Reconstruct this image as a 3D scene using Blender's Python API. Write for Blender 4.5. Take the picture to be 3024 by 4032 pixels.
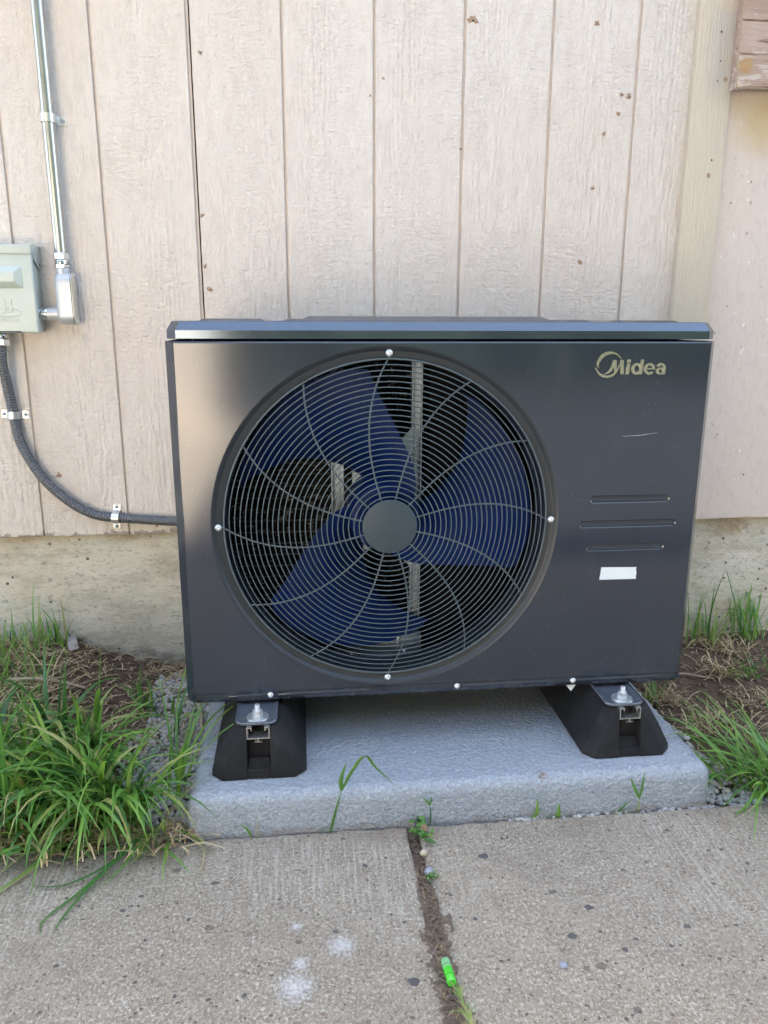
import bpy, bmesh, math, random
import numpy as np
from mathutils import Vector, Matrix, noise
R = math.radians
rng = random.Random(7)
for o in list(bpy.data.objects):
    bpy.data.objects.remove(o)
SC = bpy.context.scene
COL = SC.collection

# ------------------------------------------------------------------ camera
def setup_camera():
    p, yw, rl = R(14.147), R(6.267), R(-0.201)
    F = Vector((math.sin(yw) * math.cos(p), math.cos(yw) * math.cos(p), -math.sin(p)))
    Rt = Vector((math.cos(yw), -math.sin(yw), 0))
    D = F.cross(Rt)
    c, s = math.cos(rl), math.sin(rl)
    r2, d2 = c * Rt + s * D, -s * Rt + c * D
    cd = bpy.data.cameras.new('camera')
    cd.sensor_fit = 'VERTICAL'
    cd.sensor_height = 36.0
    cd.lens = 3020.1 / 4032 * 36.0
    cd.clip_start = 0.02
    cd.clip_end = 500
    cam = bpy.data.objects.new('camera', cd)
    COL.objects.link(cam)
    m = Matrix((r2, -d2, -F)).transposed().to_4x4()
    m.translation = Vector((0.2232, -1.8935, 0.9))
    cam.matrix_world = m
    SC.camera = cam
setup_camera()

# ------------------------------------------------------------------ sky, sun, exposure
SUN_EL, SUN_AZ = 46.5, 8.0          # sun stands behind the house; azimuth from +Y towards +X
def setup_light():
    w = bpy.data.worlds.new('World')
    SC.world = w
    w.use_nodes = True
    nt = w.node_tree
    nt.nodes.clear()
    out = nt.nodes.new('ShaderNodeOutputWorld')
    bg = nt.nodes.new('ShaderNodeBackground')
    sky = nt.nodes.new('ShaderNodeTexSky')
    sky.sky_type = 'NISHITA'
    sky.sun_disc = False
    sky.sun_elevation = R(SUN_EL)
    sky.sun_rotation = R(SUN_AZ)
    sky.air_density = 1.0
    sky.dust_density = 2.0
    sky.ozone_density = 1.0
    hs = nt.nodes.new('ShaderNodeHueSaturation')
    hs.inputs['Saturation'].default_value = 0.66
    nt.links.new(sky.outputs[0], hs.inputs['Color'])
    nt.links.new(hs.outputs[0], bg.inputs[0])
    bg.inputs[1].default_value = 0.15
    nt.links.new(bg.outputs[0], out.inputs[0])
    ld = bpy.data.lights.new('sun', 'SUN')
    ld.energy = 5.0
    ld.angle = R(0.5)
    ld.color = (1.0, 0.95, 0.87)
    lo = bpy.data.objects.new('sun', ld)
    COL.objects.link(lo)
    el, az = R(SUN_EL), R(SUN_AZ)
    d = Vector((math.sin(az) * math.cos(el), math.cos(az) * math.cos(el), math.sin(el)))
    lo.rotation_euler = d.to_track_quat('Z', 'Y').to_euler()
    lo.location = d * 20
    vs = SC.view_settings
    vs.view_transform = 'Standard'
    vs.look = 'None'
    vs.gamma = 1.0
    vs.use_curve_mapping = False
    vs.exposure = 2.95
    cy = SC.cycles
    cy.max_bounces = 6
    cy.diffuse_bounces = 3
    cy.glossy_bounces = 3
    cy.transmission_bounces = 4
    cy.adaptive_threshold = 0.02
setup_light()

# ------------------------------------------------------------------ material helpers
class NT:
    def __init__(s, name):
        s.m = bpy.data.materials.new(name)
        s.m.use_nodes = True
        s.t = s.m.node_tree
        s.b = s.t.nodes['Principled BSDF']
        s._co = None
        s._cache = {}
    def n(s, typ, **kw):
        nd = s.t.nodes.new(typ)
        for k, v in kw.items():
            setattr(nd, k, v)
        return nd
    def l(s, a, b):
        s.t.links.new(a, b)
    def co(s, scale=(1, 1, 1), loc=(0, 0, 0), rot=(0, 0, 0)):
        if s._co is None:
            s._co = s.n('ShaderNodeTexCoord')
        mp = s.n('ShaderNodeMapping')
        mp.inputs['Scale'].default_value = scale
        mp.inputs['Location'].default_value = loc
        mp.inputs['Rotation'].default_value = rot
        s.l(s._co.outputs['Object'], mp.inputs[0])
        return mp.outputs[0]
    def noise(s, scale=5, detail=4, rough=0.55, stretch=(1, 1, 1), loc=(0, 0, 0), dist=0, rot=(0, 0, 0)):
        key = ('n', scale, detail, rough, stretch, loc, dist, rot)
        if key in s._cache:
            return s._cache[key]
        nd = s.n('ShaderNodeTexNoise')
        nd.inputs['Scale'].default_value = scale
        nd.inputs['Detail'].default_value = detail
        nd.inputs['Roughness'].default_value = rough
        nd.inputs['Distortion'].default_value = dist
        s.l(s.co(stretch, loc, rot), nd.inputs['Vector'])
        s._cache[key] = nd.outputs['Fac']
        return nd.outputs['Fac']
    def voro(s, scale=50, feature='F1', stretch=(1, 1, 1), rand=1.0):
        nd = s.n('ShaderNodeTexVoronoi', feature=feature)
        nd.inputs['Scale'].default_value = scale
        nd.inputs['Randomness'].default_value = rand
        s.l(s.co(stretch), nd.inputs['Vector'])
        return nd
    def ramp(s, fac, stops, interp='LINEAR'):
        r = s.n('ShaderNodeValToRGB')
        cr = r.color_ramp
        cr.interpolation = interp
        while len(cr.elements) < len(stops):
            cr.elements.new(0.5)
        for e, (p, c) in zip(cr.elements, stops):
            e.position = p
            e.color = (c, c, c, 1) if not isinstance(c, (tuple, list)) else (*c, 1)
        s.l(fac, r.inputs[0])
        return r.outputs[0]
    def mix(s, fac, a, b, mode='MIX'):
        m = s.n('ShaderNodeMix', data_type='RGBA', blend_type=mode)
        if isinstance(fac, (int, float)):
            m.inputs[0].default_value = fac
        else:
            s.l(fac, m.inputs[0])
        for i, v in ((6, a), (7, b)):
            if isinstance(v, (tuple, list)):
                m.inputs[i].default_value = (*v, 1)
            else:
                s.l(v, m.inputs[i])
        return m.outputs[2]
    def math(s, op, a, b=0.5, c=None, clamp=False):
        m = s.n('ShaderNodeMath', operation=op, use_clamp=clamp)
        for i, v in enumerate((a, b) if c is None else (a, b, c)):
            if isinstance(v, (int, float)):
                m.inputs[i].default_value = v
            else:
                s.l(v, m.inputs[i])
        return m.outputs[0]
    def xyz(s):
        if 'xyz' not in s._cache:
            sp = s.n('ShaderNodeSeparateXYZ')
            s.l(s.co(), sp.inputs[0])
            s._cache['xyz'] = sp.outputs
        return s._cache['xyz']
    def bump(s, h, strength=0.4, dist=0.002, prev=None):
        b = s.n('ShaderNodeBump')
        b.inputs['Strength'].default_value = strength
        b.inputs['Distance'].default_value = dist
        s.l(h, b.inputs['Height'])
        if prev is not None:
            s.l(prev, b.inputs['Normal'])
        return b.outputs[0]
    def spot(s, x, y, r, axes=(0, 1), ns=60, amt=0.6):
        """soft ragged blot round a point of a plane"""
        X = s.xyz()
        dx = s.math('SUBTRACT', X[axes[0]], x)
        dy = s.math('SUBTRACT', X[axes[1]], y)
        d = s.math('SQRT', s.math('ADD', s.math('MULTIPLY', dx, dx), s.math('MULTIPLY', dy, dy)))
        d = s.math('DIVIDE', d, r)
        nz = s.noise(ns, 5, 0.7)
        v = s.math('ADD', d, s.math('MULTIPLY', s.math('SUBTRACT', nz, 0.5), amt * 4))
        return s.math('SUBTRACT', 1.0, v, clamp=True)
    def done(s, color=None, rough=None, metal=None, normal=None, spec=None):
        b = s.b
        for nm, v in (('Base Color', color), ('Roughness', rough), ('Metallic', metal), ('Specular IOR Level', spec)):
            if v is None:
                continue
            if isinstance(v, (tuple, list)):
                b.inputs[nm].default_value = (*v, 1)
            elif isinstance(v, (int, float)):
                b.inputs[nm].default_value = v
            else:
                s.l(v, b.inputs[nm])
        if normal is not None:
            s.l(normal, b.inputs['Normal'])
        return s.m

def plain(name, color, rough=0.5, metal=0.0, var=0.12, scale=40, bump=0.0, bscale=300, spec=0.5, rvar=0.1):
    t = NT(name)
    nz = t.noise(scale, 4)
    c = t.mix(nz, tuple(v * (1 - var) for v in color), tuple(min(1, v * (1 + var)) for v in color))
    rr = t.math('ADD', t.math('MULTIPLY', t.noise(scale * 1.7, 3), rvar * 2), rough - rvar)
    nrm = t.bump(t.noise(bscale, 3), bump, 0.001) if bump else None
    return t.done(c, rr, metal, nrm, spec)

MAT = {}
def make_materials():
    # painted grooved plywood siding
    t = NT('siding_paint')
    big = t.noise(1.7, 3, 0.5)
    c = t.mix(t.ramp(big, [(0.35, 0.0), (0.65, 1.0)]), (0.615, 0.545, 0.487), (0.65, 0.605, 0.56))
    c = t.mix(t.ramp(t.noise(45, 5, 0.7, (1, 1, 0.35)), [(0.25, 0.55), (0.55, 0.0)]), c, (0.50, 0.43, 0.38))
    X = t.xyz()
    # bare grey wood where the paint peels along the bottom edge
    peel = t.math('ADD', t.math('MULTIPLY', t.math('SUBTRACT', 0.402, X[2]), 26), t.math('MULTIPLY', t.math('SUBTRACT', t.noise(38, 6, 0.65), 0.5), 2.6))
    pm = t.ramp(peel, [(0.46, 0.0), (0.52, 1.0)])
    c = t.mix(pm, c, t.mix(t.noise(90, 4, 0.6, (1, 1, .2)), (0.22, 0.18, 0.15), (0.47, 0.42, 0.38)))
    # small chips and scuffs
    chip = t.ramp(t.noise(26, 5, 0.75, (1, 1, 0.6), (3.1, 0, 1.7)), [(0.745, 0.0), (0.765, 1.0)])
    c = t.mix(chip, c, (0.30, 0.23, 0.18))
    grain = t.noise(150, 3, 0.6, (1, 1, 0.07), dist=0.5)
    saw = t.noise(150, 3, 0.65, (0.22, 1, 1.0), dist=0.8)
    mask = t.ramp(t.noise(6, 2, 0.5, (1, 1, .5)), [(0.42, 0.0), (0.60, 1.0)])
    lump = t.noise(90, 4, 0.65, (1, 1, .7))
    h = t.mix(mask, saw, grain)
    # arched growth rings, differently placed on each board
    u = t.math('DIVIDE', X[0], 0.2032)
    k = t.math('FLOOR', u)
    u = t.math('SUBTRACT', t.math('SUBTRACT', u, k), 0.5)
    hsh = t.math('FRACT', t.math('MULTIPLY', t.math('SINE', t.math('MULTIPLY', k, 12.9898)), 437.58))
    dz = t.math('MULTIPLY', t.math('SUBTRACT', X[2], t.math('ADD', 0.75, t.math('MULTIPLY', hsh, 0.9))), 0.30)
    us = t.math('ADD', u, t.math('MULTIPLY', t.math('SUBTRACT', hsh, .5), .4))
    d = t.math('SQRT', t.math('ADD', t.math('MULTIPLY', us, us), t.math('MULTIPLY', dz, dz)))
    d = t.math('ADD', d, t.math('MULTIPLY', t.noise(14, 3, .6, (1, 1, .5)), 0.10))
    rings = t.math('SINE', t.math('MULTIPLY', d, 120))
    near = t.math('SUBTRACT', 1.0, t.math('MULTIPLY', t.math('ABSOLUTE', us), 3.6), clamp=True)
    rings = t.math('MULTIPLY', rings, near)
    n0 = t.bump(rings, 0.5, 0.0016)
    n1 = t.bump(t.ramp(h, [(.3, 0), (.7, 1)]), 0.55, 0.0034, n0)
    n1 = t.bump(lump, 0.8, 0.006, n1)
    n1 = t.bump(t.math('MULTIPLY', pm, -1.0), 0.8, 0.0015, n1)
    MAT['siding'] = t.done(c, 0.62, 0, n1, 0.35)

    t = NT('smooth_panel_paint')
    c = t.mix(t.noise(2.5, 4), (0.575, 0.49, 0.435), (0.625, 0.555, 0.505))
    c = t.mix(t.ramp(t.noise(70, 4, .7, (1, 1, .5)), [(.3, .5), (.5, 0)]), c, (0.47, 0.395, 0.345))
    X = t.xyz()
    ch = t.ramp(t.noise(38, 5, 0.75, (1, 1, .8), (9, 0, 2)), [(0.635, 0.0), (0.65, 0.9)])
    c = t.mix(ch, c, (0.33, 0.26, 0.21))
    ch2 = t.ramp(t.noise(55, 3, 0.6, (1, 1, .5), (2, 0, 7)), [(0.67, 0.0), (0.69, 1.0)])
    c = t.mix(ch2, c, (0.8, 0.78, 0.75))
    # old buff overspray below the timber
    sp = t.spot(1.34, 1.36, 0.10, (0, 2), 8, 0.25)
    c = t.mix(t.math('MULTIPLY', sp, 1.3, clamp=True), c, (0.50, 0.40, 0.25))
    n1 = t.bump(t.noise(110, 4, 0.65, (1, 1, .25)), 0.5, 0.003)
    n1 = t.bump(ch, 0.5, 0.001, n1)
    MAT['panel'] = t.done(c, 0.6, 0, n1, 0.35)

    t = NT('trim_paint')
    X = t.xyz()
    buff = t.mix(t.noise(3, 3), (0.56, 0.485, 0.385), (0.605, 0.54, 0.44))
    # a grey primed band with soft sprayed borders
    zz = t.math('ADD', X[2], t.math('MULTIPLY', t.math('SUBTRACT', t.noise(5, 2), .5), .03))
    band = t.math('MULTIPLY', t.ramp(zz, [(0.0, 0.0), (1.0, 1.0)]), 1)
    b1 = t.math('MULTIPLY', t.math('SUBTRACT', zz, 1.385), 22, clamp=True)
    b2 = t.math('MULTIPLY', t.math('SUBTRACT', 1.592, zz), 50, clamp=True)
    b3 = t.math('MULTIPLY', t.math('SUBTRACT', X[0], 1.163), 30, clamp=True)
    c = t.mix(t.math('MULTIPLY', t.math('MULTIPLY', b1, b2), b3), buff, (0.52, 0.48, 0.425))
    g = t.noise(330, 4, 0.6, (1, 1, 0.045), dist=0.5)
    n1 = t.bump(t.ramp(g, [(0.3, 0), (0.7, 1)]), 0.7, 0.003)
    n1 = t.bump(t.noise(60, 3), 0.2, 0.002, n1)
    MAT['trim'] = t.done(c, 0.55, 0, n1, 0.35)

    t = NT('weathered_wood')
    g = t.noise(95, 6, 0.65, (0.07, 1, 1), dist=0.4)
    c = t.mix(t.ramp(t.noise(9, 3, .5, (.3, 1, 1)), [(.35, 0), (.65, 1)]), (0.33, 0.225, 0.175), (0.43, 0.335, 0.285))
    c = t.mix(t.ramp(g, [(0.36, 1.0), (0.44, 0.0)]), c, (0.15, 0.075, 0.05))
    pt = t.math('ADD', t.noise(60, 5, .65, (.22, 1, 1), (0, 0, 4)), t.math('MULTIPLY', t.math('SUBTRACT', 1.50, t.xyz()[2]), .9))
    c = t.mix(t.ramp(pt, [(0.56, 0), (0.62, .6)]), c, t.mix(t.ramp(g, [(.4, 0), (.5, 1)]), (.28, .22, .18), (0.60, 0.55, 0.5)))
    sp = t.spot(1.252, 1.462, 0.020, (0, 2), 60, 0.3)
    c = t.mix(t.math('MULTIPLY', t.math('MULTIPLY', sp, 3, clamp=True), t.ramp(g, [(.35, .4), (.5, .9)])), c, (0.40, 0.26, 0.13))
    MAT['oldwood'] = t.done(c, 0.8, 0, t.bump(g, 0.9, 0.004), 0.25)

    # foundation concrete
    t = NT('foundation_concrete')
    c = t.mix(t.ramp(t.noise(4.5, 6, .7), [(.3, 0), (.7, 1)]), (0.49, 0.44, 0.345), (0.62, 0.60, 0.53))
    c = t.mix(t.ramp(t.noise(30, 5, .75, (.3, 1, 1)), [(.38, .5), (.55, 0)]), c, (0.30, 0.27, 0.21))
    c = t.mix(t.ramp(t.noise(6, 4, .6, (1, 1, 3), (4, 0, 1)), [(.5, 0), (.75, .6)]), c, (0.46, 0.49, 0.42))
    c = t.mix(t.ramp(t.noise(110, 4, .75, (.6, 1, 1)), [(.30, .9), (.46, 0)]), c, (0.24, 0.215, 0.17))
    v = t.voro(70)
    rn = t.n('ShaderNodeSeparateColor'); t.l(v.outputs['Color'], rn.inputs[0])
    pit = t.math('MULTIPLY', t.math('LESS_THAN', v.outputs['Distance'], t.math('MULTIPLY', t.math('POWER', rn.outputs[1], 2.0), 0.30)), t.math('GREATER_THAN', rn.outputs[0], 0.80))
    c = t.mix(pit, c, (0.12, 0.105, 0.085))
    X = t.xyz()
    damp = t.math('ADD', t.math('MULTIPLY', t.math('SUBTRACT', 0.10, X[2]), 9), t.math('MULTIPLY', t.math('SUBTRACT', t.noise(14, 5, .65), .5), 2.2))
    c = t.mix(t.ramp(damp, [(.25, 0), (.8, .75)]), c, (0.20, 0.155, 0.115))
    rust = t.math('ADD', t.math('MULTIPLY', t.math('SUBTRACT', X[2], 0.30), 9), t.math('MULTIPLY', t.math('SUBTRACT', t.noise(8, 4, .6), .5), 2.4))
    c = t.mix(t.ramp(rust, [(.35, 0), (1.0, .55)]), c, (0.40, 0.30, 0.19))
    n1 = t.bump(t.noise(60, 5, .7, (.5, 1, 1)), 0.7, 0.006)
    n1 = t.bump(t.math('MULTIPLY', pit, -1), 0.9, 0.003, n1)
    MAT['foundation'] = t.done(c, 0.85, 0, n1, 0.25)

    # broom finished walk with exposed aggregate
    t = NT('walk_concrete')
    c = t.mix(t.noise(3.0, 5, .65), (0.262, 0.212, 0.152), (0.338, 0.285, 0.214))
    c = t.mix(t.ramp(t.noise(28, 5, .75), [(.40, .55), (.56, 0)]), c, (0.212, 0.169, 0.124))
    sm = t.ramp(t.noise(9, 4, .65, (1, 1, 1), (1, 7, 0)), [(.35, .55), (.62, 1)])
    c = t.mix(t.math('MULTIPLY', t.ramp(t.noise(210, 4, .8, (1, .8, 1)), [(.50, 0), (.62, .9)]), sm), c, (0.57, 0.515, 0.42))
    c = t.mix(t.ramp(t.noise(170, 4, .8, (1, 1, 1), (5, 3, 0)), [(.36, .9), (.46, 0)]), c, (0.108, 0.084, 0.060))
    broom = t.noise(190, 3, .6, (1, 0.06, 1), dist=.3)
    bm = t.ramp(t.math('ADD', t.noise(2.6, 2, .5, (1, 1, 1), (2.3, 1.1, 0)), t.math('MULTIPLY', t.math('ADD', t.xyz()[1], .98), .5)), [(.50, 0), (.75, 1)])
    c = t.mix(t.math('MULTIPLY', t.ramp(broom, [(.50, 0), (.60, .42)]), bm), c, (0.56, 0.515, 0.43))
    for sc, lo, cols in ((44, .90, ((0.055, 0.056, 0.064), (0.15, 0.125, 0.10))), (85, .86, ((0.07, 0.064, 0.064), (0.21, 0.155, 0.115))), (150, .80, ((0.06, 0.054, 0.05), (0.30, 0.22, 0.16)))):
        v = t.voro(sc, stretch=(1, 1.2, 1))
        rn = t.n('ShaderNodeSeparateColor'); t.l(v.outputs['Color'], rn.inputs[0])
        nd = t.math('ADD', v.outputs['Distance'], t.math('MULTIPLY', t.math('SUBTRACT', t.noise(sc * 2.2, 2), .5), .55))
        ag = t.math('MULTIPLY', t.math('LESS_THAN', nd, t.math('ADD', t.math('MULTIPLY', t.math('POWER', rn.outputs[1], 2.0), 0.36), .08)), t.math('GREATER_THAN', rn.outputs[0], lo))
        c = t.mix(t.math('MULTIPLY', ag, .85), c, t.mix(rn.outputs[2], cols[0], cols[1]))
    for x, y, r_ in ((.266, -.947, .024), (.198, -1.015, .030), (.20, -.905, .009), (.205, -.975, .014)):
        sp = t.spot(x, y, r_, (0, 1), 190, 0.9)
        c = t.mix(t.math('MULTIPLY', sp, 0.55, clamp=True), c, (0.70, 0.69, 0.68))
    # soil washed over the edges and along the joint
    X = t.xyz()
    e1 = t.math('MULTIPLY', t.math('SUBTRACT', 0.05, t.math('ABSOLUTE', t.math('SUBTRACT', X[0], 0.409))), 9)
    e2 = t.math('MULTIPLY', t.math('ADD', X[1], 0.775), 5.5)
    e3 = t.math('MULTIPLY', t.math('MULTIPLY', t.math('SUBTRACT', 0.1, X[0]), 1.6, clamp=True), t.math('MULTIPLY', t.math('ADD', X[1], 0.83), 9))
    e = t.math('MAXIMUM', t.math('MAXIMUM', e1, e2), e3)
    dirt = t.math('ADD', e, t.math('MULTIPLY', t.math('SUBTRACT', t.noise(9, 6, .65), .5), 1.9))
    c = t.mix(t.ramp(dirt, [(.25, 0), (.85, .60)]), c, (0.19, 0.142, 0.105))
    n1 = t.bump(t.noise(150, 3, .75), 0.8, 0.005)
    n1 = t.bump(t.math('MULTIPLY', broom, bm), 0.5, 0.003, n1)
    MAT['walk'] = t.done(c, 0.88, 0, n1, 0.25)

    t = NT('soil')
    c = t.mix(t.noise(22, 6, .75), (0.060, 0.040, 0.026), (0.215, 0.155, 0.108))
    c = t.mix(t.ramp(t.noise(190, 3, .6), [(.6, 0), (.7, .5)]), c, (0.24, 0.19, 0.14))
    MAT['soil'] = t.done(c, 0.95, 0, t.bump(t.noise(90, 5, .8), 1.0, 0.010), 0.15)

    t = NT('joint_dirt')
    c = t.mix(t.noise(60, 5, .75), (0.085, 0.063, 0.046), (0.27, 0.205, 0.152))
    c = t.mix(t.ramp(t.noise(240, 3, .7), [(.56, 0), (.66, .7)]), c, (0.36, 0.29, 0.225))
    MAT['joint_dirt'] = t.done(c, 0.95, 0, t.bump(t.noise(170, 4, .75), 1.0, 0.006), 0.15)

    t = NT('gravel_stone')
    at = t.n('ShaderNodeAttribute', attribute_name='tint')
    c = t.ramp(at.outputs['Fac'], [(0, (0.20, 0.20, 0.19)), (.4, (0.40, 0.405, 0.385)), (.8, (0.54, 0.53, 0.48)), (1, (0.48, 0.39, 0.29))])
    c = t.mix(t.math('MULTIPLY', t.noise(200, 2), .5), c, (0.2, 0.19, 0.17))
    MAT['gravel'] = t.done(c, 0.8, 0, t.bump(t.noise(260, 3), .3, .001), 0.3)

    t = NT('grass_blade')
    at = t.n('ShaderNodeAttribute', attribute_name='tint')
    c = t.ramp(at.outputs['Fac'], [(0, (0.055, 0.165, 0.050)), (.45, (0.150, 0.340, 0.058)), (.82, (0.265, 0.46, 0.065)), (.93, (0.42, 0.41, 0.14)), (1, (0.56, 0.46, 0.27))])
    c = t.mix(t.math('MULTIPLY', t.noise(60, 2), .6), c, t.mix(.5, c, (0.03, 0.08, 0.02)))
    t.done(c, 0.40, 0, None, 0.6)
    tr = t.n('ShaderNodeBsdfTranslucent')
    t.l(c, tr.inputs[0])
    mx = t.n('ShaderNodeMixShader')
    mx.inputs[0].default_value = 0.42
    t.l(t.b.outputs[0], mx.inputs[1]); t.l(tr.outputs[0], mx.inputs[2])
    t.l(mx.outputs[0], t.t.nodes['Material Output'].inputs[0])
    MAT['grass'] = t.m

    t = NT('dry_straw')
    at = t.n('ShaderNodeAttribute', attribute_name='tint')
    c = t.ramp(at.outputs['Fac'], [(0, (0.13, 0.085, 0.05)), (.4, (0.28, 0.20, 0.115)), (1, (0.56, 0.45, 0.27))])
    MAT['straw'] = t.done(c, 0.8, 0, None, 0.3)

    # dark painted sheet metal with a fine orange peel
    t = NT('charcoal_paint')
    c = t.mix(t.noise(5, 3), (0.0165, 0.0235, 0.036), (0.0215, 0.0285, 0.042))
    v = t.voro(95)
    rn = t.n('ShaderNodeSeparateColor'); t.l(v.outputs['Color'], rn.inputs[0])
    dust = t.math('MULTIPLY', t.math('LESS_THAN', v.outputs['Distance'], 0.075), t.math('GREATER_THAN', rn.outputs[0], 0.72))
    c = t.mix(t.math('MULTIPLY', dust, .35), c, (0.35, 0.34, 0.33))
    wipe = t.ramp(t.noise(9, 5, .7, (1, 1, .6), (2, 0, 5)), [(.56, 0), (.80, .05)])
    c = t.mix(wipe, c, (0.25, 0.25, 0.25))
    X = t.xyz()
    splash = t.math('ADD', t.math('MULTIPLY', t.math('SUBTRACT', .27, X[2]), 6), t.math('MULTIPLY', t.math('SUBTRACT', t.noise(60, 5, .75), .5), 2.4))
    c = t.mix(t.ramp(splash, [(.45, 0), (1.0, .10)]), c, (0.30, 0.26, 0.21))
    peel = t.noise(420, 2, .5)
    rr = t.math('ADD', 0.125, t.math('MULTIPLY', t.math('SUBTRACT', t.noise(6, 3), .5), .08))
    MAT['charcoal'] = t.done(c, rr, 0.0, t.bump(peel, 0.06, 0.0006), 0.48)
    t.b.inputs['IOR'].default_value = 1.75
    MAT['charcoal_lid'] = plain('charcoal_lid_paint', (0.022, 0.028, 0.040), .12, 0, .08, 8, .03, 420, 1.0, .03)
    MAT['charcoal_lid'].node_tree.nodes['Principled BSDF'].inputs['IOR'].default_value = 1.75
    MAT['charcoal_lid'].node_tree.nodes['Principled BSDF'].inputs['Specular Tint'].default_value = (0.70, 0.84, 1.0, 1)  # blue put into the lid's sheen to stand for reflected sky
    MAT['wire'] = plain('grille_wire_coating', (0.074, 0.100, 0.112), .38, 0, .1, 30, 0, 300, .45)
    MAT['hubcap'] = plain('grille_hub_paint', (0.044, 0.060, 0.070), .40, 0, .1, 40, .06, 500, .22)
    MAT['shroud'] = plain('shroud_paint', (0.018, 0.024, 0.031), .42, 0, .1, 30, 0, 300, .5)
    t = NT('navy_fan_plastic')
    c = t.mix(t.noise(6, 4), (0.0014, 0.009, 0.062), (0.003, 0.015, 0.085))
    blot = t.ramp(t.noise(24, 5, .65, (1, 1, .5)), [(.46, 0), (.60, .6)])
    c = t.mix(blot, c, (0.009, 0.021, 0.062))
    MAT['fan'] = t.done(c, t.math('ADD', .42, t.math('MULTIPLY', blot, .2)), 0, t.bump(t.noise(60, 3), .08, .002), .12)
    t = NT('coil_fins')
    f = t.noise(900, 1, .5, (1, .1, .02))
    rowm = t.ramp(t.noise(30, 4, .7, (1, 1, 2.2)), [(.56, 0), (.62, 1)])
    c = t.mix(t.math('MULTIPLY', t.ramp(f, [(.5, 0), (.56, 1)]), rowm), (0.008, 0.008, 0.008), (0.34, 0.33, 0.28))
    MAT['coil'] = t.done(c, .6, 0, None, .08)
    MAT['coiltube'] = plain('coil_tube_metal', (0.035, 0.034, 0.03), .5, .3)
    MAT['black'] = plain('black_interior', (0.003, 0.003, 0.0035), .7, spec=.1)
    MAT['galv'] = plain('galvanised_steel', (0.34, 0.39, 0.42), .40, .8, .06, 30, .03, 100, .5, .04)
    MAT['zinc'] = plain('zinc_plate', (0.66, 0.68, 0.68), .34, .8, .12, 60)
    MAT['emt'] = plain('conduit_steel', (0.46, 0.47, 0.45), .30, .9, .08, 25, .03, 150, .5, .06)
    MAT['castal'] = plain('cast_aluminium', (0.46, 0.49, 0.53), .42, .35, .08, 60, .08, 400)
    MAT['chrome'] = plain('nickel_plate', (0.66, 0.69, 0.72), .12, 1.0, .05, 50, 0, 300, .5, .03)
    MAT['gasket'] = plain('dark_gasket', (0.02, 0.02, 0.035), .7)
    MAT['alu'] = plain('mill_aluminium', (0.62, 0.62, 0.58), .32, .9, .08, 50)
    MAT['boxpaint'] = plain('grey_box_paint', (0.43, 0.485, 0.45), .38, 0, .06, 9, .05, 500, .55)
    MAT['hose'] = plain('grey_hose_jacket', (0.085, 0.092, 0.105), .24, 0, .15, 40, .05, 300, .6)
    t = NT('black_rubber')
    c = t.mix(t.noise(260, 3, .7), (0.006, 0.006, 0.0065), (0.018, 0.018, 0.019))
    c = t.mix(t.ramp(t.noise(16, 4, .6), [(.50, 0), (.72, .25)]), c, (0.06, 0.064, 0.075))
    MAT['rubber'] = t.done(c, .85, 0, t.bump(t.noise(300, 3, .7), .6, .0015), .3)
    MAT['foot'] = plain('foot_paint', (0.085, 0.094, 0.115), .20, 0, .1, 30, 0, 300, 1.0, .05)
    MAT['logo'] = plain('champagne_chrome', (0.60, 0.56, 0.46), .20, .9, .08, 60)
    MAT['tape'] = plain('white_tape', (0.66, 0.70, 0.74), .55, 0, .05, 60, .05, 300)
    t = NT('pad_stipple')
    c = t.mix(t.noise(7, 4), (0.235, 0.265, 0.300), (0.300, 0.332, 0.370))
    c = t.mix(t.ramp(t.noise(180, 4, .7), [(.52, 0), (.62, .5)]), c, (0.46, 0.49, 0.53))
    c = t.mix(t.ramp(t.noise(150, 4, .7, (1, 1, 1), (5, 1, 3)), [(.35, .55), (.46, 0)]), c, (0.15, 0.165, 0.185))
    X = t.xyz()
    mud = t.math('ADD', t.math('MULTIPLY', t.math('SUBTRACT', 0.022, X[2]), 30), t.math('MULTIPLY', t.math('SUBTRACT', t.noise(12, 5, .65), .5), 1.8))
    c = t.mix(t.ramp(mud, [(.25, 0), (.9, .65)]), c, (0.17, 0.135, 0.105))
    sp = t.spot(.655, -.668, .02, (0, 1), 160, .9)
    sp = t.math('MULTIPLY', sp, t.math('MULTIPLY', t.math('SUBTRACT', X[2], .062), 80, clamp=True))
    c = t.mix(t.math('MULTIPLY', t.math('GREATER_THAN', t.math('MULTIPLY', sp, t.noise(330, 2)), .34), .8), c, (0.16, 0.09, 0.055))
    n1 = t.bump(t.noise(130, 3, .6), 0.9, 0.008)
    n1 = t.bump(t.noise(240, 3, .6), 0.5, 0.003, n1)
    MAT['pad'] = t.done(c, t.math('ADD', .30, t.math('MULTIPLY', t.noise(150, 3), .2)), 0, n1, .8)
    t = NT('vial_acrylic')
    t.b.inputs['Transmission Weight'].default_value = 0.2
    MAT['vial'] = t.done((0.26, 0.56, 0.26), .12, 0, None, .5)
    MAT['liquid'] = plain('vial_liquid', (0.07, 0.48, 0.035), .15, 0, .05)
    MAT['line'] = plain('vial_line', (0.01, 0.03, 0.01), .5)
    MAT['pebble_a'] = plain('tan_pebble', (0.42, 0.36, 0.26), .8, 0, .2, 90, .3)
    MAT['pebble_b'] = plain('blue_grey_pebble', (0.27, 0.28, 0.32), .7, 0, .15, 90, .2)
    MAT['twig'] = plain('dry_twig_bark', (0.36, 0.29, 0.20), .85, 0, .3, 60, .5)
    MAT['chip'] = plain('grey_wood_chip', (0.33, 0.30, 0.28), .85, 0, .2, 60, .4)
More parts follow.
